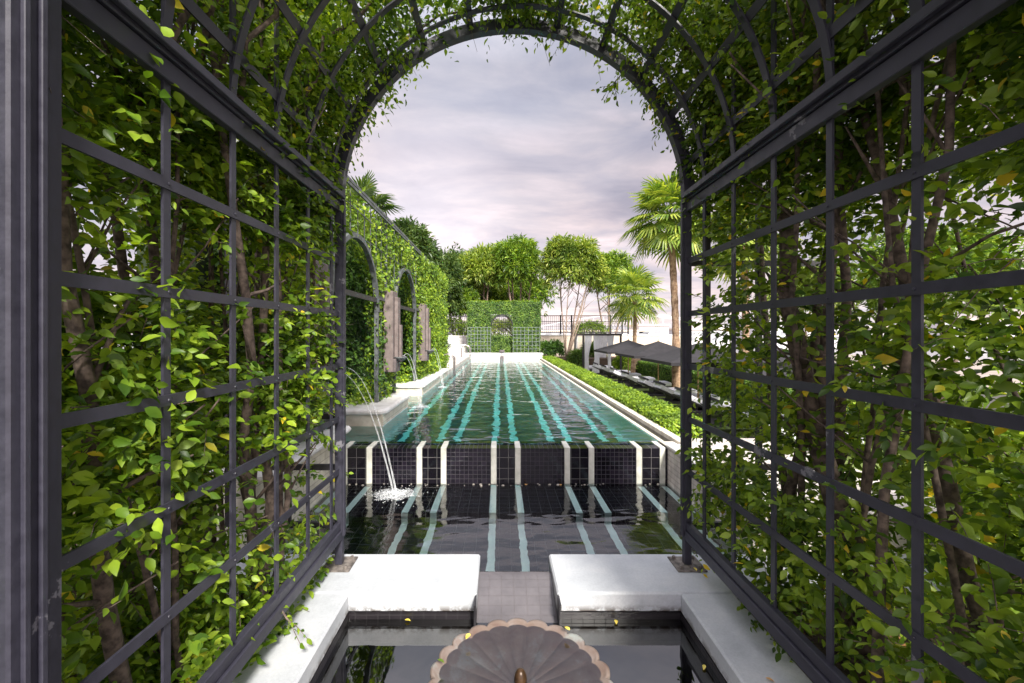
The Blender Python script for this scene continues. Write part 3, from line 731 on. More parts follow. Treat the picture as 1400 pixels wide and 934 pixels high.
# ------------------------------------------------------------------ long trellis hedge on the left
def surf_leaves(P, Nrm, size, mixup=.5, outward=.45):
    n = len(P); T = rng.normal(0, 1, (n, 3)); D = nrm(T - Nrm * np.sum(T * Nrm, axis=1, keepdims=True)) + Nrm * rng.uniform(-.1, outward * 2, (n, 1)) + np.array([0, 0, -.15])
    NN = Nrm + np.array([0, 0, mixup]) + rng.normal(0, .4, (n, 3)); return P, D, NN, size * rng.uniform(.6, 1.2, n)
XT = -2.06; ARC = [(6.05, .98), (9.17, .98)]
hw = thing('hedge_wall', 'tall green hedge wall with arched steel trellis beside the pool', 'hedge', (-2.4, 9.5, .3))
MB().box(-3.3, -2.78, 3.9, 15.2, .2, 3.55).build('hedge_shade_core', M['core'], hw)  # dark box added inside the hedge to block light
n = 80000
Y = rng.uniform(3.7, 15.35, n); Z = .45 + rng.uniform(0, 1, n) * 3.2
inarch = np.zeros(n, bool)
for yc, r in ARC:
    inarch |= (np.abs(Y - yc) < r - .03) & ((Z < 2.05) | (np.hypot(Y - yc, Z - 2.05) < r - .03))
P = np.stack([np.where(inarch, -2.70, -2.15 + .12 * np.clip((Y - 10.2) / 2, 0, 1)) + .07 * clump_noise(np.stack([Y * 0, Y, Z], 1), 4) + rng.normal(0, .06, n), Y, Z], 1)
Nn = np.tile([1.0, -.35, .2], (n, 1))
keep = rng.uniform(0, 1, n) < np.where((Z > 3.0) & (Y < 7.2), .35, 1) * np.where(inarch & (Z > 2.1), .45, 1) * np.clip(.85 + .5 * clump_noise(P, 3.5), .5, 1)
far_ = Y > 10.4
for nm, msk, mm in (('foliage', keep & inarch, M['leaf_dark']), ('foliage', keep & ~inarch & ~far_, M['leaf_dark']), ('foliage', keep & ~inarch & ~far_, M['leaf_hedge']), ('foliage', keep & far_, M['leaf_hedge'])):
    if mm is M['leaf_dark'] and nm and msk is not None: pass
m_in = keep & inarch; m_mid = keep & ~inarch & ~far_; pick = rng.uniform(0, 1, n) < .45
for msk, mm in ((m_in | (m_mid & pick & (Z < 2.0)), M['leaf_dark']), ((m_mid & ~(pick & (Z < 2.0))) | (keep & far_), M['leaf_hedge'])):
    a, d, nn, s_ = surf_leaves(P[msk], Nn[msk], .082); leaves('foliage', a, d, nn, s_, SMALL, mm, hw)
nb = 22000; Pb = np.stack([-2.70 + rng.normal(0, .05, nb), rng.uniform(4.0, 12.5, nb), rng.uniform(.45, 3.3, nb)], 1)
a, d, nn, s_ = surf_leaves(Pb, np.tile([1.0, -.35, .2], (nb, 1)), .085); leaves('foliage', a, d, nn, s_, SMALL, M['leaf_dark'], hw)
# loose top fringe and end face
n2 = 7000; Y = rng.uniform(3.9, 15.4, n2); P2 = np.stack([rng.uniform(-2.9, -2.15, n2), Y, np.where(Y > 9.5, 3.66, 3.50) + rng.normal(0, .08, n2)], 1)
P2 = P2[(Y > 6.2) | (rng.uniform(0, 1, n2) < .3)]
a, d, nn, s_ = surf_leaves(P2, np.tile([.3, -.2, 1.0], (len(P2), 1)), .08); leaves('foliage', a, d, nn, s_, SMALL, M['leaf_hedge'], hw)
n3 = 2500; P3 = np.stack([rng.uniform(-3.2, -2.1, n3), 15.3 + rng.normal(0, .06, n3), rng.uniform(.4, 3.7, n3)], 1)
a, d, nn, s_ = surf_leaves(P3, np.tile([0.2, 1, .2], (n3, 1)), .08); leaves('foliage', a, d, nn, s_, SMALL, M['leaf_hedge'], hw)
# trellis
tr = MB()
def outside(y, z): return all(not (abs(y - yc) < r and (z < 2.05 or math.hypot(y - yc, z - 2.05) < r)) for yc, r in ARC)
ys = np.arange(4.0, 13.6, .30); zs = np.arange(.75, 3.7, .33)
for y in ys:       # verticals, broken at the arches
    z0 = None; 
    for z in np.arange(.62, 3.68, .05):
        o_ = outside(y, z)
        if o_ and z0 is None: z0 = z
        if (not o_ or z > 3.6) and z0 is not None:
            tr.box(XT - .006, XT + .006, y - .006, y + .006, z0, z); z0 = None
for z in zs:
    y0 = None
    for y in np.arange(3.9, 13.7, .05):
        o_ = outside(y, z)
        if o_ and y0 is None: y0 = y
        if (not o_ or y > 13.6) and y0 is not None:
            tr.box(XT + .008, XT + .018, y0, y, z - .006, z + .006); y0 = None
tr.build('trellis_grid', M['steel_grey'], hw)
fr_ = MB(); fr_.box(XT - .025, XT + .03, 3.9, 12.6, 3.68, 3.72).box(XT + .032, XT + .06, 3.9, 12.6, 3.60, 3.635)
for y in (5.07, 7.03, 8.19, 10.15): fr_.box(XT - .03, XT + .03, y - .03, y + .03, .615, 2.05)
for y in (7.6, 10.75): fr_.box(XT - .02, XT + .02, y - .02, y + .02, 2.3, 3.68)
for y0, y1 in ((7.06, 8.16), (10.18, 13.4)): fr_.box(XT - .02, XT + .035, y0, y1, 2.25, 2.31)
fr_.build('trellis_frame', M['steel_grey'], hw)
for yc, r in ARC:
    rows = []
    for k in range(33):
        a = math.pi * k / 32; c, s_ = math.cos(a), math.sin(a)
        rows.append([(XT + dx, yc + (r + q) * c, 2.05 + (r + q) * s_) for dx, q in ((-.03, -.03), (.04, -.03), (.04, .035), (-.03, .035))])
    m_ = MB(); m_.sheet(rows, True); m_.build('arch_frame', M['steel_grey'], hw)
    g_ = MB()       # darker inner grid, deep in the niche
    for y in np.arange(yc - r + .15, yc + r, .33): 
        zt = 2.05 + math.sqrt(max(r * r - (y - yc) ** 2, 0)); g_.box(-2.56, -2.55, y - .011, y + .011, .6, zt)
    for z in np.arange(.8, 2.95, .33):
        w = r if z < 2.05 else math.sqrt(max(r * r - (z - 2.05) ** 2, 0)); g_.box(-2.54, -2.53, yc - w, yc + w, z - .011, z + .011)
    g_.box(XT - .02, XT + .02, yc - r, yc + r, 2.2, 2.27)
    g_.build('niche_grid', M['steel_black'], hw)
# planting at the hedge foot between the ledges
n4 = 3800; P4 = np.stack([rng.uniform(-2.5, -2.15, n4), rng.uniform(6.6, 13.8, n4), .62 + rng.uniform(0, 1, n4) ** 2 * .35], 1)
P4 = P4[((P4[:, 1] < 8.0) | (P4[:, 1] > 9.7)) & (rng.uniform(0, 1, n4) < np.clip(.5 + 1.2 * clump_noise(P4, 3), 0, 1))]
a, d, nn, s_ = surf_leaves(P4, np.tile([.6, -.4, .6], (len(P4), 1)), .07)
tag(leaves('ledge_plants', a, d, nn, s_, SMALL, M['leaf_hedge'], None, (-2.3, 10, .62)), 'low leafy plants along the back of the ledges', 'plants', None, 'stuff')

# ------------------------------------------------------------------ fountain pillars with jets
M['jet'] = None
def jetmat():
    m, t, b, o = mat('falling_water')
    b.inputs['Base Color'].default_value = (.92, .95, .97, 1); b.inputs['Roughness'].default_value = .15
    tr_ = N(t, 'ShaderNodeBsdfTransparent'); mx = N(t, 'ShaderNodeMixShader')
    g = N(t, 'ShaderNodeNewGeometry'); mp_ = N(t, 'ShaderNodeMapping'); mp_.inputs['Scale'].default_value = (60, 60, 9); L(t, g.outputs['Position'], mp_.inputs[0])
    L(t, ramp(t, noise(t, 1.0, 3, .6, mp_.outputs[0]), [(.35, .05), (.65, .55)]), mx.inputs[0])
    L(t, tr_.outputs[0], mx.inputs[1]); L(t, b.outputs[0], mx.inputs[2]); L(t, mx.outputs[0], o.inputs[0]); return m
M['jet'] = jetmat()
labs = ['stone fountain slab seen through the left trellis near its arch post', 'layered mauve stone fountain slab between the two trellis arches', 'layered mauve stone fountain slab beyond the second trellis arch']
jl = ['twin water jets falling across the spillway into the lower pool', 'twin water jets falling beside the first long ledge', 'twin water jets from the farthest stone slab']
sl = ['white splash on the lower pool where the nearest jets land', 'white splash on the lap pool below the middle slab', 'faint splash on the lap pool below the farthest slab']
jend = [(-1.26, 4.84, ZL), (-1.56, 8.05, ZU), (-1.55, 11.1, ZU)]
for i, yc in enumerate((4.48, 7.60, 10.75)):
    zb = 1.06
    t = thing('fountain_pillar', labs[i], 'fountain', (-1.98, yc, zb), 'stone fountain slabs along the left side')
    MB().box(-2.06, -1.90, yc - .17, yc + .17, zb, 2.43, .008).build('slab', M['slab'], t)
    MB().box(-1.899, -1.84, yc - .06, yc + .13, 1.30, 2.33, .006).build('front_panel', M['slab'], t)
    MB().box(-1.839, -1.80, yc + .01, yc + .12, 1.22, 1.86, .005).build('narrow_panel', M['slab'], t)
    MB().box(-1.899, -1.85, yc - .165, yc + .165, zb + .002, 1.285, .006).build('base_panel', M['slab_dark'], t)
    MB().lathe([(0, -.07), (.06, -.06), (.10, -.02), (.115, .005), (.105, .006), (.08, -.03), (0, -.045)], (-1.80, yc - .04, 1.31), 20).build('spout_bowl', M['steel_grey'], t, True)
    ex, ey, ez = jend[i]
    jt = thing('water_jet', jl[i], 'water jet', (-1.78, yc, 1.32), 'water jets from the stone slabs')
    for dy, hgt in ((-.09, .03), (.05, .10)):
        pts = []; x0 = -1.76; K = 26
        T = 1.0; g_ = 4.0 * (hgt + .4)
        for k in range(K):
            u = k / (K - 1); tt = u ** .8
            x = x0 + (ex + (0 if dy < 0 else .03) - x0) * tt; y = (yc + dy) + (ey - (yc + dy)) * tt + (.0)
            zz0 = 1.33; b_ = hgt * 4.2; z = zz0 + b_ * tt - (zz0 + b_ - ez) * tt * tt
            pts.append((x, y, z))
        MB().tube(pts, [(.0035 + .009 * (k / K) ** 2 * (1.2 if i == 0 else .9)) * random.uniform(.75, 1.25) for k in range(K)], 8, False).build('jet', M['jet'], jt, True)
    # splash: foam patch with droplets thrown up
    sp_ = MB(); spt = thing('water_splash', sl[i], 'splash', (ex, ey, ez), 'splashes under the jets'); fm = MB()
    for k in range((420, 90, 30)[i]):
        a = random.uniform(0, 6.283); q = abs(random.gauss(0, 1)) * (.15 if i == 0 else .11); r = random.uniform(.002, .008) * (1.2 if q < .1 else .8)
        p_ = pebble(r, (ex + q * math.cos(a) * 1.3, ey + q * math.sin(a), ez + .002 + abs(random.gauss(0, .02)) * max(0, 1 - q / .25)), .7); sp_.add(p_.v, p_.f)
    fo = []
    fs = (.75, .55, .4)[i]
    for rr, zz in ((.0, .022), (.03 * fs, .034), (.07 * fs, .012), (.11 * fs, .018), (.15 * fs, .006), (.19 * fs, .007), (.24 * fs, .0015)):
        fo.append([(ex + 1.25 * rr * (1 + .22 * math.sin(3 * q + rr * 20) + .12 * math.sin(7 * q)) * math.cos(q * .2244), ey + rr * (1 + .2 * math.sin(5 * q)) * math.sin(q * .2244), ez + zz + .006 * math.sin(q * 2.1)) for q in range(28)])
    fm.sheet(fo, True); fm.build('foam', M['jet'], spt, True)
    tag(sp_.build('droplets', M['jet'], spt, True), kind='stuff')

# ------------------------------------------------------------------ pool ladders
M['chrome'] = simple('brushed_rail', (.30, .26, .26), (.45, .40, .40), 20, .3, .7)
MB().box(-1.80, -1.787, 14.15, YE, -.93, ZU - .02).build('side_wall', M['stripe'], pool)
def handrail(x, y, zd, lab, grp, sg=1, h=.55, ln=.42):
    t = thing('pool_handrail', lab, 'handrail', (x, y, zd), grp)
    for dx in (0, .14):
        pts = [(x + dx * .0, y + dx * 2.6, zd)]
        yy = y + dx * 2.6
        pts = [(x, yy, zd), (x, yy, zd + h * .75)] + [(x + ln / 2 - ln / 2 * math.cos(a), yy, zd + h * .75 + ln * .42 * math.sin(a)) for a in [math.pi * k / 12 for k in range(1, 12)]] + [(x + ln, yy, zd + h * .7), (x + ln, yy, zd - .5)]
        MB().tube(pts, .021, 10).build('rail', M['chrome'], t, True)
handrail(-2.02, 14.3, .5, 'curved metal handrails at the end of the long ledge', 'pool handrails', h=.5)
handrail(-2.15, 23.3, .5, 'curved metal handrail at the far left pool corner', 'pool handrails', h=.55, ln=.45)

# ------------------------------------------------------------------ clipped hedges on the right
def box_hedge(name, lab, x0, x1, y0, y1, z0, z1, dens, size, m, group=None, core=True):
    t = thing(name, lab, 'hedge', ((x0 + x1) / 2, (y0 + y1) / 2, z0), group)
    MB().box(x0 + .06, x1 - .06, y0 + .06, y1 - .06, z0, z1 - .07).build('hedge_shade_core', M['core'], t)
    PP, NN = [], []
    for (A, nv, fn) in (((x1 - x0) * (y1 - y0), (0, 0, 1), lambda k: np.stack([rng.uniform(x0, x1, k), rng.uniform(y0, y1, k), np.full(k, z1)], 1)),
                        ((z1 - z0) * (y1 - y0), (-1, 0, 0), lambda k: np.stack([np.full(k, x0), rng.uniform(y0, y1, k), rng.uniform(z0, z1, k)], 1)),
                        ((z1 - z0) * (y1 - y0), (1, 0, 0), lambda k: np.stack([np.full(k, x1), rng.uniform(y0, y1, k), rng.uniform(z0, z1, k)], 1)),
                        ((z1 - z0) * (x1 - x0), (0, -1, 0), lambda k: np.stack([rng.uniform(x0, x1, k), np.full(k, y0), rng.uniform(z0, z1, k)], 1)),
                        ((z1 - z0) * (x1 - x0), (0, 1, 0), lambda k: np.stack([rng.uniform(x0, x1, k), np.full(k, y1), rng.uniform(z0, z1, k)], 1))):
        k = int(A * dens); p = fn(k); nv = np.array(nv, float); p = p + nv * (rng.normal(-.02, .03, (k, 1)) + .03 * clump_noise(p, 6)[:, None]); PP.append(p); NN.append(np.tile(nv, (k, 1)))
    a, d, nn, s_ = surf_leaves(np.concatenate(PP), np.concatenate(NN), size); leaves('foliage', a, d, nn, s_, SMALL, m, t); return t
box_hedge('clipped_hedge', 'low bright green clipped hedge along the right pool edge', 2.20, 2.78, 6.1, 24.0, -.1, .50, 2000, .055, M['leaf_box'])
box_hedge('lawn_hedge', 'dark green clipped hedge behind the loungers', 8.35, 9.0, 15, 27.2, LAWN, LAWN + .75, 700, .09, M['leaf_far'])
box_hedge('lawn_hedge', 'waist high hedge behind the right lounger row near the camera', 8.4, 9.1, 5.5, 14.9, LAWN, LAWN + .7, 450, .10, M['leaf_far'])

# far hedge block with arch
fh = thing('arched_hedge', 'square clipped hedge with small arch at the far pool end', 'hedge', (.13, 26.3, .3))
x0, x1, z1 = -2.03, 2.25, 3.62; y0, y1 = 26.0, 26.9; ax, ar, az = 0.0, .63, 2.22
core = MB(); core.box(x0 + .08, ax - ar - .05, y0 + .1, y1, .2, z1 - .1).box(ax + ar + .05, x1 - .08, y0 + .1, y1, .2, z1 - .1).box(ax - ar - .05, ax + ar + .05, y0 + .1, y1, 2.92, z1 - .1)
core.box(ax - ar - .04, ax + ar + .04, y0 + .35, y1 - .1, .2, 1.60); core.build('hedge_shade_core', M['core'], fh)
n = 15000; P = np.stack([rng.uniform(x0, x1, n), np.full(n, y0), rng.uniform(.4, z1, n)], 1)
ia = (np.abs(P[:, 0] - ax) < ar) & ((P[:, 2] < az) | (np.hypot(P[:, 0] - ax, P[:, 2] - az) < ar))
lowin = ia & (P[:, 2] < 1.66); P[lowin, 1] = y0 + .30; P = P[~ia | lowin]
P[:, 1] += rng.normal(0, .03, len(P)); a, d, nn, s_ = surf_leaves(P, np.tile([0, -1, .1], (len(P), 1)), .085)
leaves('foliage', a, d, nn, s_, SMALL, M['leaf_far'], fh)
n = 5000; P = np.stack([rng.uniform(x0, x1, n), rng.uniform(y0, y1, n), z1 + rng.normal(0, .035, n)], 1)
a, d, nn, s_ = surf_leaves(P, np.tile([0, 0, 1.0], (n, 1)), .085); leaves('foliage', a, d, nn, s_, SMALL, M['leaf_hedge'], fh)
n = 3000; P = np.stack([np.where(rng.uniform(0, 1, n) < .5, x0, x1) + rng.normal(0, .03, n), rng.uniform(y0, y1, n), rng.uniform(.4, z1, n)], 1)
a, d, nn, s_ = surf_leaves(P, np.tile([1, 0, .1], (n, 1)), .085); leaves('foliage', a, d, nn, s_, SMALL, M['leaf_far'], fh)
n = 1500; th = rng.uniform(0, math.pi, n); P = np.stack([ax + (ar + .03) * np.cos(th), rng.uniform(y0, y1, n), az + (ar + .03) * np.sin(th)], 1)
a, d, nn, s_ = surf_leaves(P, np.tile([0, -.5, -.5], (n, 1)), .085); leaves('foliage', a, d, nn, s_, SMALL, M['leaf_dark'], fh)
M['trell_pale'] = simple('pale_trellis', (.15, .18, .17), (.24, .28, .27), 12, .5)
for (a_, b_) in ((x0 + .03, ax - ar - .03), (ax + ar + .03, x1 - .03)):
    tr = MB()
    for k in range(8):
        x = a_ + (b_ - a_) * k / 7; tr.box(x - .010, x + .010, y0 - .09, y0 - .08, .4, 2.10)
    for k in range(9): z = .42 + k * .21; tr.box(a_, b_, y0 - .079, y0 - .072, z - .010, z + .010)
    tr.build('trellis_grid', M['trell_pale'], fh)
rows = []
for k in range(25):
    a = math.pi * k / 24; rows.append([(ax + q * math.cos(a), y0 + dy, az + q * math.sin(a)) for q, dy in ((ar - .03, -.1), (ar + .02, -.1), (ar + .02, .0), (ar - .03, .0))])
m_ = MB(); m_.sheet(rows, True); m_.build('arch_frame', M['steel_black'], fh)

# ------------------------------------------------------------------ back walls and railings
M['beige'] = simple('beige_render', (.62, .52, .42), (.74, .64, .53), 1.5, .8, bmp=.15)
def wall(lab, x0, x1, y0, y1, z0, z1, m):
    t = thing('garden_wall', lab, 'wall', ((x0 + x1) / 2, y0, z0)); MB().box(x0, x1, y0, y1, z0, z1).build('wall_body', m, t); MB().box(x0 - .04, x1 + .04, y0 - .04, y1 + .04, z1 + .002, z1 + .09, .02).build('coping', M['coping'], t)
wall('beige rendered wall below the dark railing behind the pool', 2.4, 12.4, 30.2, 30.5, -.7, 1.58, M['beige'])
wall('small white wall left of the arched hedge below the railing', -3.9, -2.1, 28.0, 28.3, .2, 1.52, M['coping'])
wall('low white block beside the far left pool corner', -3.3, -2.12, 24.72, 26.0, .2, 1.02, M['coping'])
def railing(lab, x0, x1, y, z0, z1, diamonds=()):
    t = thing('metal_railing', lab, 'railing', ((x0 + x1) / 2, y, z0), 'dark railings behind the pool')
    r_ = MB(); r_.box(x0, x1, y - .03, y + .03, z1 - .05, z1).box(x0, x1, y - .02, y + .02, z0 + .08, z0 + .12).box(x0, x1, y - .02, y + .02, z1 - .45, z1 - .41); r_.build('rails', M['steel_black'], t)
    b_ = MB()
    x = x0
    while x < x1:
        if not any(a < x < b for a, b in diamonds): b_.box(x - .009, x + .009, y - .009, y + .009, z0 + .1, z1 - .04)
        x += .135
    for k in range(3): z = z0 + .3 + k * .22; b_.box(x0, x1, y - .008, y + .008, z - .008, z + .008)
    b_.build('bars', M['steel_black'], t)
    p_ = MB(); 
    xs = sorted(set([x0, x1] + [v_ for ab in diamonds for v_ in ab]))
    for x in xs: MB().box(x - .045, x + .045, y - .045, y + .045, z0, z1 + .03).build('post', M['steel_black'], t)
    for a, b in diamonds:
        d_ = MB(); H = z1 - .06 - (z0 + .12); W_ = b - a; st_ = .22
        for k in range(-6, 12):
            for sgn in (1, -1):
                p0 = Vector((a + k * st_, y, z0 + .12)) if sgn > 0 else Vector((b - k * st_, y, z0 + .12)); p1 = p0 + Vector((sgn * H * .6, 0, H))
                lo, hi = (a, b); d = p1 - p0; ts = [0.0, 1.0]
                if abs(d.x) > 1e-6:
                    ta, tb = sorted(((lo - p0.x) / d.x, (hi - p0.x) / d.x)); ts = [max(0, ta), min(1, tb)]
                if ts[1] - ts[0] > .05: d_.bar(p0 + d * ts[0], p0 + d * ts[1], .014, .014)
        d_.build('diamond_panel', M['steel_black'], t)
railing('dark metal railing with a diamond panel right of the arched hedge', 2.5, 8.6, 30.1, 1.70, 2.98, ((4.0, 4.75), (7.4, 8.2)))
railing('short dark railing left of the arched hedge', -4.0, -2.1, 28.1, 1.62, 2.85)
railing('dark railing seen through the arch of the hedge', -1.9, 2.2, 29.5, 1.55, 2.90)

# ------------------------------------------------------------------ trees
def crown_leaves(cs, n_clump, per, size, flat=1.0):
    """cs: list of (centre, radii). clumps of leaves radiating out, biased to the shell"""
    LP, LD, LN, LS = [], [], [], []
    w = np.array([r[0] * r[1] * r[2] for _, r in cs]); w = w / w.sum()
    for (c, r), wi in zip(cs, w):
        k = max(4, int(n_clump * wi)); u = nrm(rng.normal(0, 1, (k, 3))); u[:, 2] = np.where(u[:, 2] < -.5, -u[:, 2], u[:, 2])
        rad = rng.uniform(.35, 1.0, (k, 1)) ** .5 * (1 + .10 * rng.normal(0, 1, (k, 1)))
        C = np.array(c) + u * rad * np.array(r)
        for q in range(per):
            d = nrm(u * .7 + rng.normal(0, .75, (k, 3)) + np.array([0, 0, .15]))
            LP.append(C + d * rng.uniform(0, .5, (k, 1)) * size); LD.append(d + np.array([0, 0, -.35])); LN.append(np.array([0, 0, 1.0]) + rng.normal(0, .4, (k, 3))); LS.append(size * rng.uniform(.7, 1.2, k))
    return np.concatenate(LP), np.concatenate(LD), np.concatenate(LN), np.concatenate(LS)
def tree(name, lab, base, cc, rr, m, stems=4, r0=.09, clumps=650, per=9, size=.30, lobes=9, group='trees behind the pool', cat='tree', spread=.35, tm=LONG):
    t = thing(name, lab, cat, base, group)
    base = Vector(base); cc = Vector(cc); st = MB()
    cs = [(tuple(cc), (rr[0] * .84, rr[1] * .84, rr[2] * .82))]
    for k in range(lobes):
        a = 6.283 * k / lobes + random.uniform(-.3, .3); e = random.uniform(-.45, .95)
        q = Vector((math.cos(a) * math.cos(e) * rr[0], math.sin(a) * math.cos(e) * rr[1], math.sin(e) * rr[2])) * .62
        s_ = random.uniform(.34, .48); cs.append((tuple(cc + q), (rr[0] * s_, rr[1] * s_, rr[2] * s_)))
    for k in range(stems):
        a = 6.283 * k / stems + random.uniform(-.4, .4); top = Vector(cs[(k * 2 + 1) % len(cs)][0])
        b = base + Vector((math.cos(a), math.sin(a), 0)) * r0 * 1.0
        mid = b.lerp(top, .5) + Vector((math.cos(a) * spread * .5, math.sin(a) * spread * .5, 0)) * random.uniform(.2, 1)
        pts = []
        for q in range(8):
            u = q / 7; p = b * (1 - u) ** 2 + mid * 2 * u * (1 - u) + top * u * u; pts.append(p + Vector((random.uniform(-.02, .02), random.uniform(-.02, .02), 0)))
        st.tube(pts, [r0 * (1 - .09 * q) for q in range(8)], 8)
        for q in (4, 5, 6):
            p = pts[q]; e = p + Vector((random.uniform(-1, 1) * rr[0], random.uniform(-1, 1) * rr[1], rr[2] * .7)) * .5; st.tube([p, p.lerp(e, .5) + Vector((0, 0, .05)), e], [r0 * .45, r0 * .3, r0 * .12], 6)
    st.build('trunk', M['bark_pale'], t, True)
    P, D, NN, S = crown_leaves(cs, int(clumps * 1.7), per, size); leaves('crown', P, D, NN, S, tm, m, t); return t
tree('round_tree', 'round crowned pale green tree with many bare stems right of the arched hedge', (4.05, 27.6, .18), (4.35, 27.6, 5.70), (2.0, 1.9, 2.15), M['tree_b'], 8, .045, 1100, 9, .30, 11, spread=.6)
tree('round_tree', 'round bright green tree rising straight behind the arched hedge', (1.2, 31, .2), (1.05, 31.0, 6.2), (1.85, 1.8, 2.35), M['tree_a'], 4, .08, 900, 9, .32, 11)
tree('round_tree', 'yellow green tree left of the round tree behind the arched hedge', (-1.5, 31.5, .2), (-1.6, 31.5, 5.9), (1.9, 1.8, 2.1), M['tree_b'], 3, .08, 800, 9, .34, 9)
tree('round_tree', 'dark green tree between the pale round tree and the palms', (8.3, 34, .1), (8.4, 34.0, 5.9), (2.1, 1.9, 2.2), M['tree_a'], 4, .09, 800, 9, .32, 9)
tree('leafy_tree', 'dark tree just beyond the far end of the hedge wall', (-4.6, 29, .2), (-4.4, 29, 4.5), (2.0, 1.8, 2.9), M['tree_d'], 3, .1, 850, 9, .32, 10)
tree('leafy_tree', 'tall grey green tree rising above the hedge wall end', (-5.6, 27, .2), (-5.2, 27, 5.2), (2.0, 2.0, 2.6), M['tree_d'], 3, .12, 850, 9, .34, 9)
tree('leafy_tree', 'feathery dark tree higher than the hedge wall, leftmost of the back trees', (-5.2, 22, .2), (-4.7, 22, 5.9), (1.2, 1.2, 1.6), M['tree_d'], 3, .1, 480, 9, .30, 8)
tree('leafy_tree', 'wide dull green tree filling the gap left of the arched hedge', (-3.4, 35, .2), (-3.4, 35, 5.6), (2.6, 2.0, 3.2), M['tree_d'], 4, .1, 900, 9, .36, 10)
tree('leafy_tree', 'dark leafy mass between the two round trees', (2.8, 37, .2), (.2, 37, 4.6), (4.2, 1.8, 2.6), M['tree_a'], 4, .1, 950, 9, .38, 11)
tree('leafy_tree', 'low olive green tree behind the short left railing', (-2.6, 30.5, .2), (-2.9, 30.4, 3.6), (1.5, 1.0, 1.7), M['tree_a'], 4, .06, 500, 9, .26, 8)
tree('terrace_tree', 'leafy tree on the terrace seen through the middle of the right trellis', (13.2, 13.5, LAWN), (13.0, 13.5, 3.1), (2.3, 2.0, 1.9), M['tree_a'], 4, .07, 700, 9, .28, 9, group='trees on the riverside terrace')
tree('terrace_tree', 'yellow green tree on the terrace farther along than the palms', (17.5, 25, LAWN), (17.3, 25, 3.8), (2.6, 2.2, 2.3), M['tree_b'], 4, .08, 700, 9, .30, 9, group='trees on the riverside terrace')
tree('terrace_tree', 'dark tree on the terrace at the far right behind the shrubs', (14.0, 8.5, LAWN), (13.8, 8.5, 3.0), (2.2, 1.9, 2.0), M['tree_d'], 4, .07, 700, 9, .28, 9, group='trees on the riverside terrace')
# bushes
def bush(lab, c, r, m, n=160, size=.22, group='bushes at the back of the pool'):
    t = thing('garden_bush', lab, 'bush', (c[0], c[1], c[2] - r[2]), group)
    P, D, NN, S = crown_leaves([(c, r)], n, 9, size); leaves('foliage', P, D, NN, S, LONG, m, t)
    s_ = MB(); [s_.tube([(c[0] + random.uniform(-.1, .1), c[1], c[2] - r[2]), (c[0] + random.uniform(-.4, .4) * r[0], c[1] + random.uniform(-.4, .4) * r[1], c[2] + r[2] * .4)], [.02, .008], 5) for _ in range(5)]; s_.build('stems', M['bark'], t)
bush('dark spiky bush against the beige wall beside the arched hedge', (2.75, 28.6, .65), (.55, .5, .5), M['leaf_dark'])
bush('dark bush beside the base of the many stemmed tree', (3.5, 28.8, .65), (.5, .5, .55), M['leaf_dark'])
bush('green bush between the many stemmed tree and the cabana', (4.6, 27.0, .1), (.5, .5, .6), M['leaf_far'])
bush('light green bush just right of the cabana curtains', (7.3, 26.6, -.2), (.6, .5, .6), M['leaf_hedge'])
bush('green bush inside the back of the cabana', (6.2, 29.6, .2), (.9, .4, .9), M['leaf_far'], 260)
bush('pale yellow bush beyond the right railing', (6.6, 33, 1.9), (1.3, .6, .7), M['leaf_hedge'], 260)
bush('pale bush seen through the arch of the hedge', (.1, 32, 1.9), (1.6, .6, .8), M['tree_b'], 280)
bush('bright bush behind the short left railing', (-3.3, 29.6, 1.9), (1.2, .5, .8), M['leaf_hedge'], 260)
for lab, c, r in (('dark bush behind the right shrubs just past the right planter corner', (3.4, 2.75, .45), (.75, .5, .75)), ('dark bush behind the stout trunk on the right', (3.3, 1.95, .40), (.8, .55, .8)),
                  ('broad dark bush low behind the right edge shrubs', (3.5, 1.0, .45), (.9, .7, .85)), ('tall dark bush farther behind the right trellis', (5.0, 3.4, .5), (1.1, .8, 1.15))):
    bush(lab, c, r, M['leaf_right'], 300, .14, 'bushes behind the right shrubs')
bush('leafy bush against the far end of the hedge wall', (-3.1, 20.5, 1.0), (.5, .8, .9), M['leaf_dark'], 260)

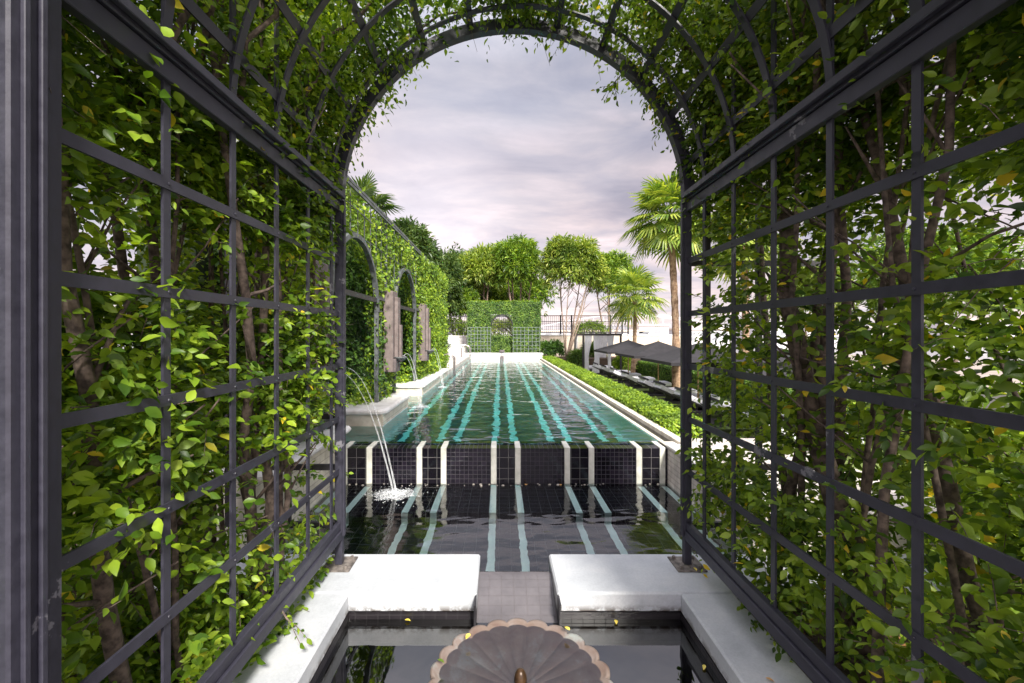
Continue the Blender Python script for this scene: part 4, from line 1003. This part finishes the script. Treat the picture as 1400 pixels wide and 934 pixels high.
# palms
def palm(lab, base, top, rt, nf, R0, dead=6, seg=26, name='fan_palm', m=None):
    t = thing(name, lab, 'palm', base, 'fan palms on the lawn'); base = Vector(base); top = Vector(top)
    st = MB(); pts = []; rr = []
    K = 26
    for k in range(K):
        u = k / (K - 1); pts.append(base.lerp(top, u) + Vector((math.sin(u * 3.1) * .06, 0, 0))); rr.append(rt * (1.25 - .45 * min(1, u * 3) + (.06 if k % 2 else -.04)) if u < .9 else rt * .8)
    st.tube(pts, rr, 12); st.build('trunk', M['palm_bark'], t)
    V, Fc = [], []; pet = MB()
    for k in range(nf):
        a = 2.39996 * k + random.uniform(-.2, .2); e = R(80) - R(125) * (k / nf) ** .9 + random.uniform(-.1, .1)
        dirv = Vector((math.cos(a) * math.cos(e), math.sin(a) * math.cos(e), math.sin(e)))
        plen = R0 * random.uniform(.42, .58); hub = top + dirv * plen + Vector((0, 0, -.12 * plen * (1 - math.sin(e))))
        pet.tube([top, top + dirv * plen * .55, hub], [.025, .018, .012], 5, False)
        # blade frame: forward f, side s, normal n
        f = (dirv + Vector((0, 0, -.35))).normalized(); s = f.cross(Vector((0, 0, 1))).normalized(); n_ = s.cross(f).normalized()
        BL = R0 * random.uniform(.48, .62)
        for j in range(seg):
            th = (j / (seg - 1) - .5) * R(250) + random.uniform(-.03, .03); ln = BL * (1 - .22 * abs(j / (seg - 1) - .5) * 2) * random.uniform(.88, 1.05)
            d = (f * math.cos(th) + s * math.sin(th)).normalized(); w = d.cross(n_).normalized() * BL * .040
            p1 = hub + d * ln * .55 + n_ * (.05 * BL); p2 = hub + d * ln * .80 + n_ * (-.02 * BL) + Vector((0, 0, -.03 * BL)); p3 = hub + d * ln + Vector((0, 0, -.14 * BL * random.uniform(.5, 1.4)))
            b = len(V); V += [tuple(hub), tuple(p1 - w + n_ * .012), tuple(p1 + w + n_ * .012), tuple(p2 - w * .7), tuple(p2 + w * .7), tuple(p3), tuple(p1 - n_ * .01), tuple(p2 - n_ * .01)]
            Fc += [(b, b + 1, b + 6), (b, b + 6, b + 2), (b + 1, b + 3, b + 7, b + 6), (b + 6, b + 7, b + 4, b + 2), (b + 3, b + 5, b + 7), (b + 7, b + 5, b + 4)]
    pet.build('petioles', M['palm'], t); mesh_obj('crown', V, Fc, m or M['palm'], t)
palm('tall fan palm with thick rough trunk beside the umbrellas', (7.25, 18.4, LAWN), (6.95, 18.4, 6.55), .17, 46, 2.05)
palm('short fan palm with low spreading crown behind the first umbrella', (7.25, 24.6, LAWN), (7.38, 24.6, 3.75), .13, 34, 1.95, seg=22)
palm('fan palm seen through the right trellis above the umbrellas', (9.3, 17.0, LAWN), (9.25, 17.0, 5.3), .16, 34, 2.0)
palm('slender palm whose top shows above the hedge wall', (-4.6, 11.8, .3), (-3.75, 11.8, 4.85), .10, 20, 1.15, m=M['tree_d'])

# ------------------------------------------------------------------ umbrellas
M['canvas'] = simple('charcoal_canvas', (.016, .015, .018), (.024, .022, .026), 5, .85)
M['bamboo'] = simple('teak_pole', (.38, .24, .12), (.50, .34, .18), 12, .6)
um = thing('pool_umbrella', 'x', 'umbrella', (0, 0, 0), 'charcoal umbrellas over the lounger row')
ha, he, hs = 2.13, 1.60, 1.36
cv = MB(); rows = []
K = 8
for sx, sy, tx, ty in ((-1, -1, 1, -1), (1, -1, 1, 1), (1, 1, -1, 1), (-1, 1, -1, -1)):
    rr = []
    for i in range(9):
        u = i / 8; row = []
        for j in range(9):
            v_ = j / 8; ex = (sx + (tx - sx) * v_) * hs; ey = (sy + (ty - sy) * v_) * hs
            sag = -.05 * math.sin(math.pi * v_) * u * math.sin(math.pi * min(u, .95)) ; inset = 1 - .05 * math.sin(math.pi * v_) * u
            row.append((ex * u * inset, ey * u * inset, ha - (ha - he) * u ** .92 + sag))
        rr.append(row)
    cv.sheet(rr)
    b = [p for p in rr[-1]]; cv.sheet([b, [(p[0], p[1], p[2] - .09) for p in b]])
cv.build('canopy', M['canvas'], um)
MB().tube([(0, 0, .0), (0, 0, ha - .03)], .024, 10).tube([(0, 0, ha - .02), (0, 0, ha + .07)], [.03, .012], 8).build('pole', M['bamboo'], um, True)
for sx, sy in ((-1, -1), (1, -1), (1, 1), (-1, 1), (0, -1), (0, 1), (1, 0), (-1, 0)):
    MB().bar((0, 0, ha - .14), (sx * hs * .93, sy * hs * .93, he - .07), .018, .02).bar((0, 0, 1.50), (sx * hs * .45, sy * hs * .45, ha - .13 - (ha - he) * .47), .015, .015).build('rib', M['bamboo'], um)
MB().lathe([(.03, .0), (.26, .0), (.26, .05), (.22, .07), (.04, .08), (.035, .25), (.025, .26)], (0, 0, 0), 20).build('base', M['slab_dark'], um)
ul = ['farthest charcoal umbrella, in front of the short palm and the cabana', 'charcoal umbrella between the farthest one and the one beside the arch post', 'large charcoal umbrella partly behind the right arch post', 'charcoal umbrella seen wholly through the right trellis']
for i, (x, y) in enumerate(((6.08, 21.35), (6.15, 17.5), (6.05, 13.75), (6.05, 9.9))):
    o = um if i == 0 else copy_tree(um)
    o.location = (x, y, LAWN); o['label'] = ul[i]
# ------------------------------------------------------------------ loungers
M['cush'] = simple('white_cushion', (.66, .66, .70), (.78, .78, .82), 8, .8, bmp=.2)
M['cush_dark'] = simple('charcoal_cushion', (.035, .034, .042), (.055, .052, .062), 8, .85)
M['wick'] = simple('dark_wicker', (.02, .018, .022), (.045, .04, .045), 40, .6, bmp=.6, bscale=90)
lg = thing('sun_lounger', 'x', 'sun lounger', (0, 0, 0), 'sun loungers in a row on the lawn')
# head end at -x, foot end +x; length 2.0
MB().box(-.95, 1.0, -.34, .34, .17, .26, .01).build('frame', M['wick'], lg)
for sx in (-.85, .88):
    for sy in (-.28, .28): MB().box(sx - .03, sx + .03, sy - .03, sy + .03, 0, .17).build('leg', M['wick'], lg)
MB().box(-.22, .99, -.36, .36, .262, .42, .04).build('seat_cushion', M['cush'], lg)
def slant(x0, z0, x1, z1, w, th, y0, m, nm):
    d = Vector((x1 - x0, 0, z1 - z0)).normalized(); nn = Vector((-d.z, 0, d.x)) * th; nn = nn if nn.z > 0 else -nn
    mb = MB(); P0 = Vector((x0, 0, z0)); P1 = Vector((x1, 0, z1)); vs = []
    for p in (P0, P1):
        for q in (0, 1):
            for yy in (-w, w): vs.append(p + nn * q + Vector((0, yy + y0, 0)))
    mb.add(vs, [(0, 1, 3, 2), (4, 6, 7, 5), (0, 4, 5, 1), (2, 3, 7, 6), (0, 2, 6, 4), (1, 5, 7, 3)]); return mb.build(nm, m, lg)
slant(-.24, .27, -.98, .62, .33, .035, 0, M['wick'], 'backrest')
slant(-.23, .32, -.93, .66, .35, .13, 0, M['cush'], 'back_cushion')
slant(-.76, .73, -.95, .81, .28, .07, 0, M['cush_dark'], 'pillow')
MB().box(-.55, -.50, -.25, .25, .17, .42).build('back_support', M['wick'], lg)
ll = ['farthest sun lounger, beside the cabana curtains', 'sun lounger second from the cabana', 'sun lounger just beyond the farthest umbrella pole on the near side', 'sun lounger right behind the middle umbrella pole',
      'sun lounger just in front of the middle umbrella pole', 'sun lounger touching the right arch post in view', 'sun lounger seen through the right trellis under the large umbrella', 'sun lounger under the nearest umbrella seen through the trellis', 'nearest sun lounger seen low through the right trellis']
for i, y in enumerate((24.2, 22.4, 20.4, 18.5, 16.1, 14.5, 12.7, 10.9, 8.9)):
    o = lg if i == 0 else copy_tree(lg)
    o.location = (5.95, y, LAWN); o['label'] = ll[i]; o.rotation_euler = (0, 0, R(random.uniform(-2, 2)))
# ------------------------------------------------------------------ cabana
cb = thing('garden_cabana', 'square dark framed cabana with white curtains at the lawn end', 'cabana', (5.9, 27.4, LAWN))
cx0, cx1, cy0, cy1, ct = 4.78, 6.98, 26.0, 28.9, 1.62
for x in (cx0, cx1):
    for y in (cy0, cy1): MB().box(x - .05, x + .05, y - .05, y + .05, LAWN, ct).build('post', M['steel_black'], cb)
MB().box(cx0 - .05, cx1 + .05, cy0 - .05, cy0 + .05, ct + .002, ct + .12).box(cx0 - .05, cx1 + .05, cy1 - .05, cy1 + .05, ct + .002, ct + .12).box(cx0 - .05, cx0 + .05, cy0 + .052, cy1 - .052, ct + .002, ct + .12).box(cx1 - .05, cx1 + .05, cy0 + .052, cy1 - .052, ct + .002, ct + .12).build('roof_frame', M['steel_black'], cb)
M['curtain'] = simple('white_curtain', (.80, .80, .82), (.86, .86, .88), 8, .8)
def curtain(p0, p1, w0, tie=.55, flare=.6):
    p0, p1 = Vector(p0), Vector(p1); d = p1 - p0; ln = d.length; d.normalize(); n_ = Vector((-d.y, d.x, 0)); rows = []
    for i in range(25):
        v_ = i / 24; z = ct - v_ * (ct - LAWN - .05); w = 1 - (1 - tie) * math.sin(min(1, v_ / .62) * math.pi / 2) ** 2 if v_ < .62 else tie + (flare - tie) * ((v_ - .62) / .38)
        rows.append([p0 + d * (ln * (k / 40) * w) + n_ * (.05 * math.sin(k * 1.35 + .4 * math.sin(v_ * 5))) + Vector((0, 0, z)) for k in range(41)])
    MB().sheet(rows).build('curtain', M['curtain'], cb, True)
curtain((cx0 + .08, cy0, 0), (cx0 + .50, cy0, 0), 1, .55, .7)
curtain((cx0, cy1 - .1, 0), (cx0, cy1 - .9, 0), 1, .5, .6)
curtain((cx0 + .95, cy0 + .02, 0), (cx0 + .60, cy0 + .02, 0), 1, .8, 1.35)
curtain((cx1 - .75, cy0 + .02, 0), (cx1 - .40, cy0 + .02, 0), 1, .5, .6)
curtain((cx1 - .6, cy1, 0), (cx1 - .05, cy1, 0), 1, .8, .8)
db = thing('cabana_daybed', 'low white daybed inside the curtained cabana', 'daybed', (5.9, 27.4, LAWN))
MB().box(5.1, 6.7, 26.4, 28.5, LAWN + .05, LAWN + .30, .02).build('frame', M['wick'], db); MB().box(5.12, 6.68, 26.42, 28.48, LAWN + .302, LAWN + .48, .05).build('mattress', M['cush'], db)

# ------------------------------------------------------------------ across the river
M['haze_white'] = simple('far_building', (.55, .53, .54), (.66, .64, .65), .05, .8)
M['haze_glass'] = simple('far_window', (.25, .26, .28), (.32, .33, .35), .1, .3)
def block(lab, x, y, w, h, fl):
    t = thing('riverside_building', lab, 'building', (x, y, -3.2), 'pale buildings across the river')
    MB().box(x - w / 2, x + w / 2, y, y + 14, -3.2, h).build('wall', M['haze_white'], t)
    MB().box(x - w / 2 - .4, x + w / 2 + .4, y - .4, y + 14.4, h + .01, h + .6).build('roof', M['beige'], t)
    for k in range(fl):
        z = -1 + (h + .2) * (k + .25) / fl
        for q in range(int(w / 4)): MB().box(x - w / 2 + 1.2 + q * 4, x - w / 2 + 3.4 + q * 4, y - .06, y - .01, z, z + 1.3).build('window', M['haze_glass'], t)
bl = ['long low pale building across the river right of the round trees', 'small pale block beside the far bridge pier', 'pale riverside block behind the short palm', 'pale block seen through the right trellis beside the arch post', 'broad low building seen through the middle of the right trellis', 'low pale building at the far right behind the shrubs']
for lab, (x, y, w, h, fl) in zip(bl, ((30, 150, 40, 2.6, 2), (52, 150, 10, 4.5, 2), (74, 160, 22, 3.2, 2), (105, 160, 26, 5.5, 3), (140, 165, 34, 4.0, 2), (190, 170, 40, 7, 3))): block(lab, x, y, w, h, fl)
br = thing('river_bridge', 'pale steel arch bridge across the river in the distance', 'bridge', (60, 210, -3.2))
ba, bb, by_ = 16.0, 110.0, 210.0
pts = [(ba + (bb - ba) * k / 40, 4.5 + 6.5 * math.sin(math.pi * k / 40)) for k in range(41)]
for dy in (0, 8): MB().tube([(p[0], by_ + dy, p[1]) for p in pts], .35, 6).build('arch', M['haze_white'], br)
m_ = MB()
for p in pts[2:-2:2]: m_.bar((p[0], by_, 3.2), (p[0], by_, p[1]), .22, .22)
m_.build('hangers', M['haze_white'], br); MB().box(-10, 150, by_ - .5, by_ + 9, 2.4, 3.2).build('deck', M['haze_white'], br)
for x in (16, 63, 110): MB().box(x - 1.4, x + 1.4, by_, by_ + 8, -3.2, 2.39).build('pier', M['haze_white'], br)
pw = thing('river_parapet', 'low pale wall along the terrace edge beyond the lawn hedge', 'wall', (20, 30, LAWN))
MB().box(14.0, 14.3, -6, 40, LAWN, LAWN + .75).box(9.7, 14.3, 40.01, 40.3, LAWN, LAWN + .75).build('wall_body', M['coping'], pw)
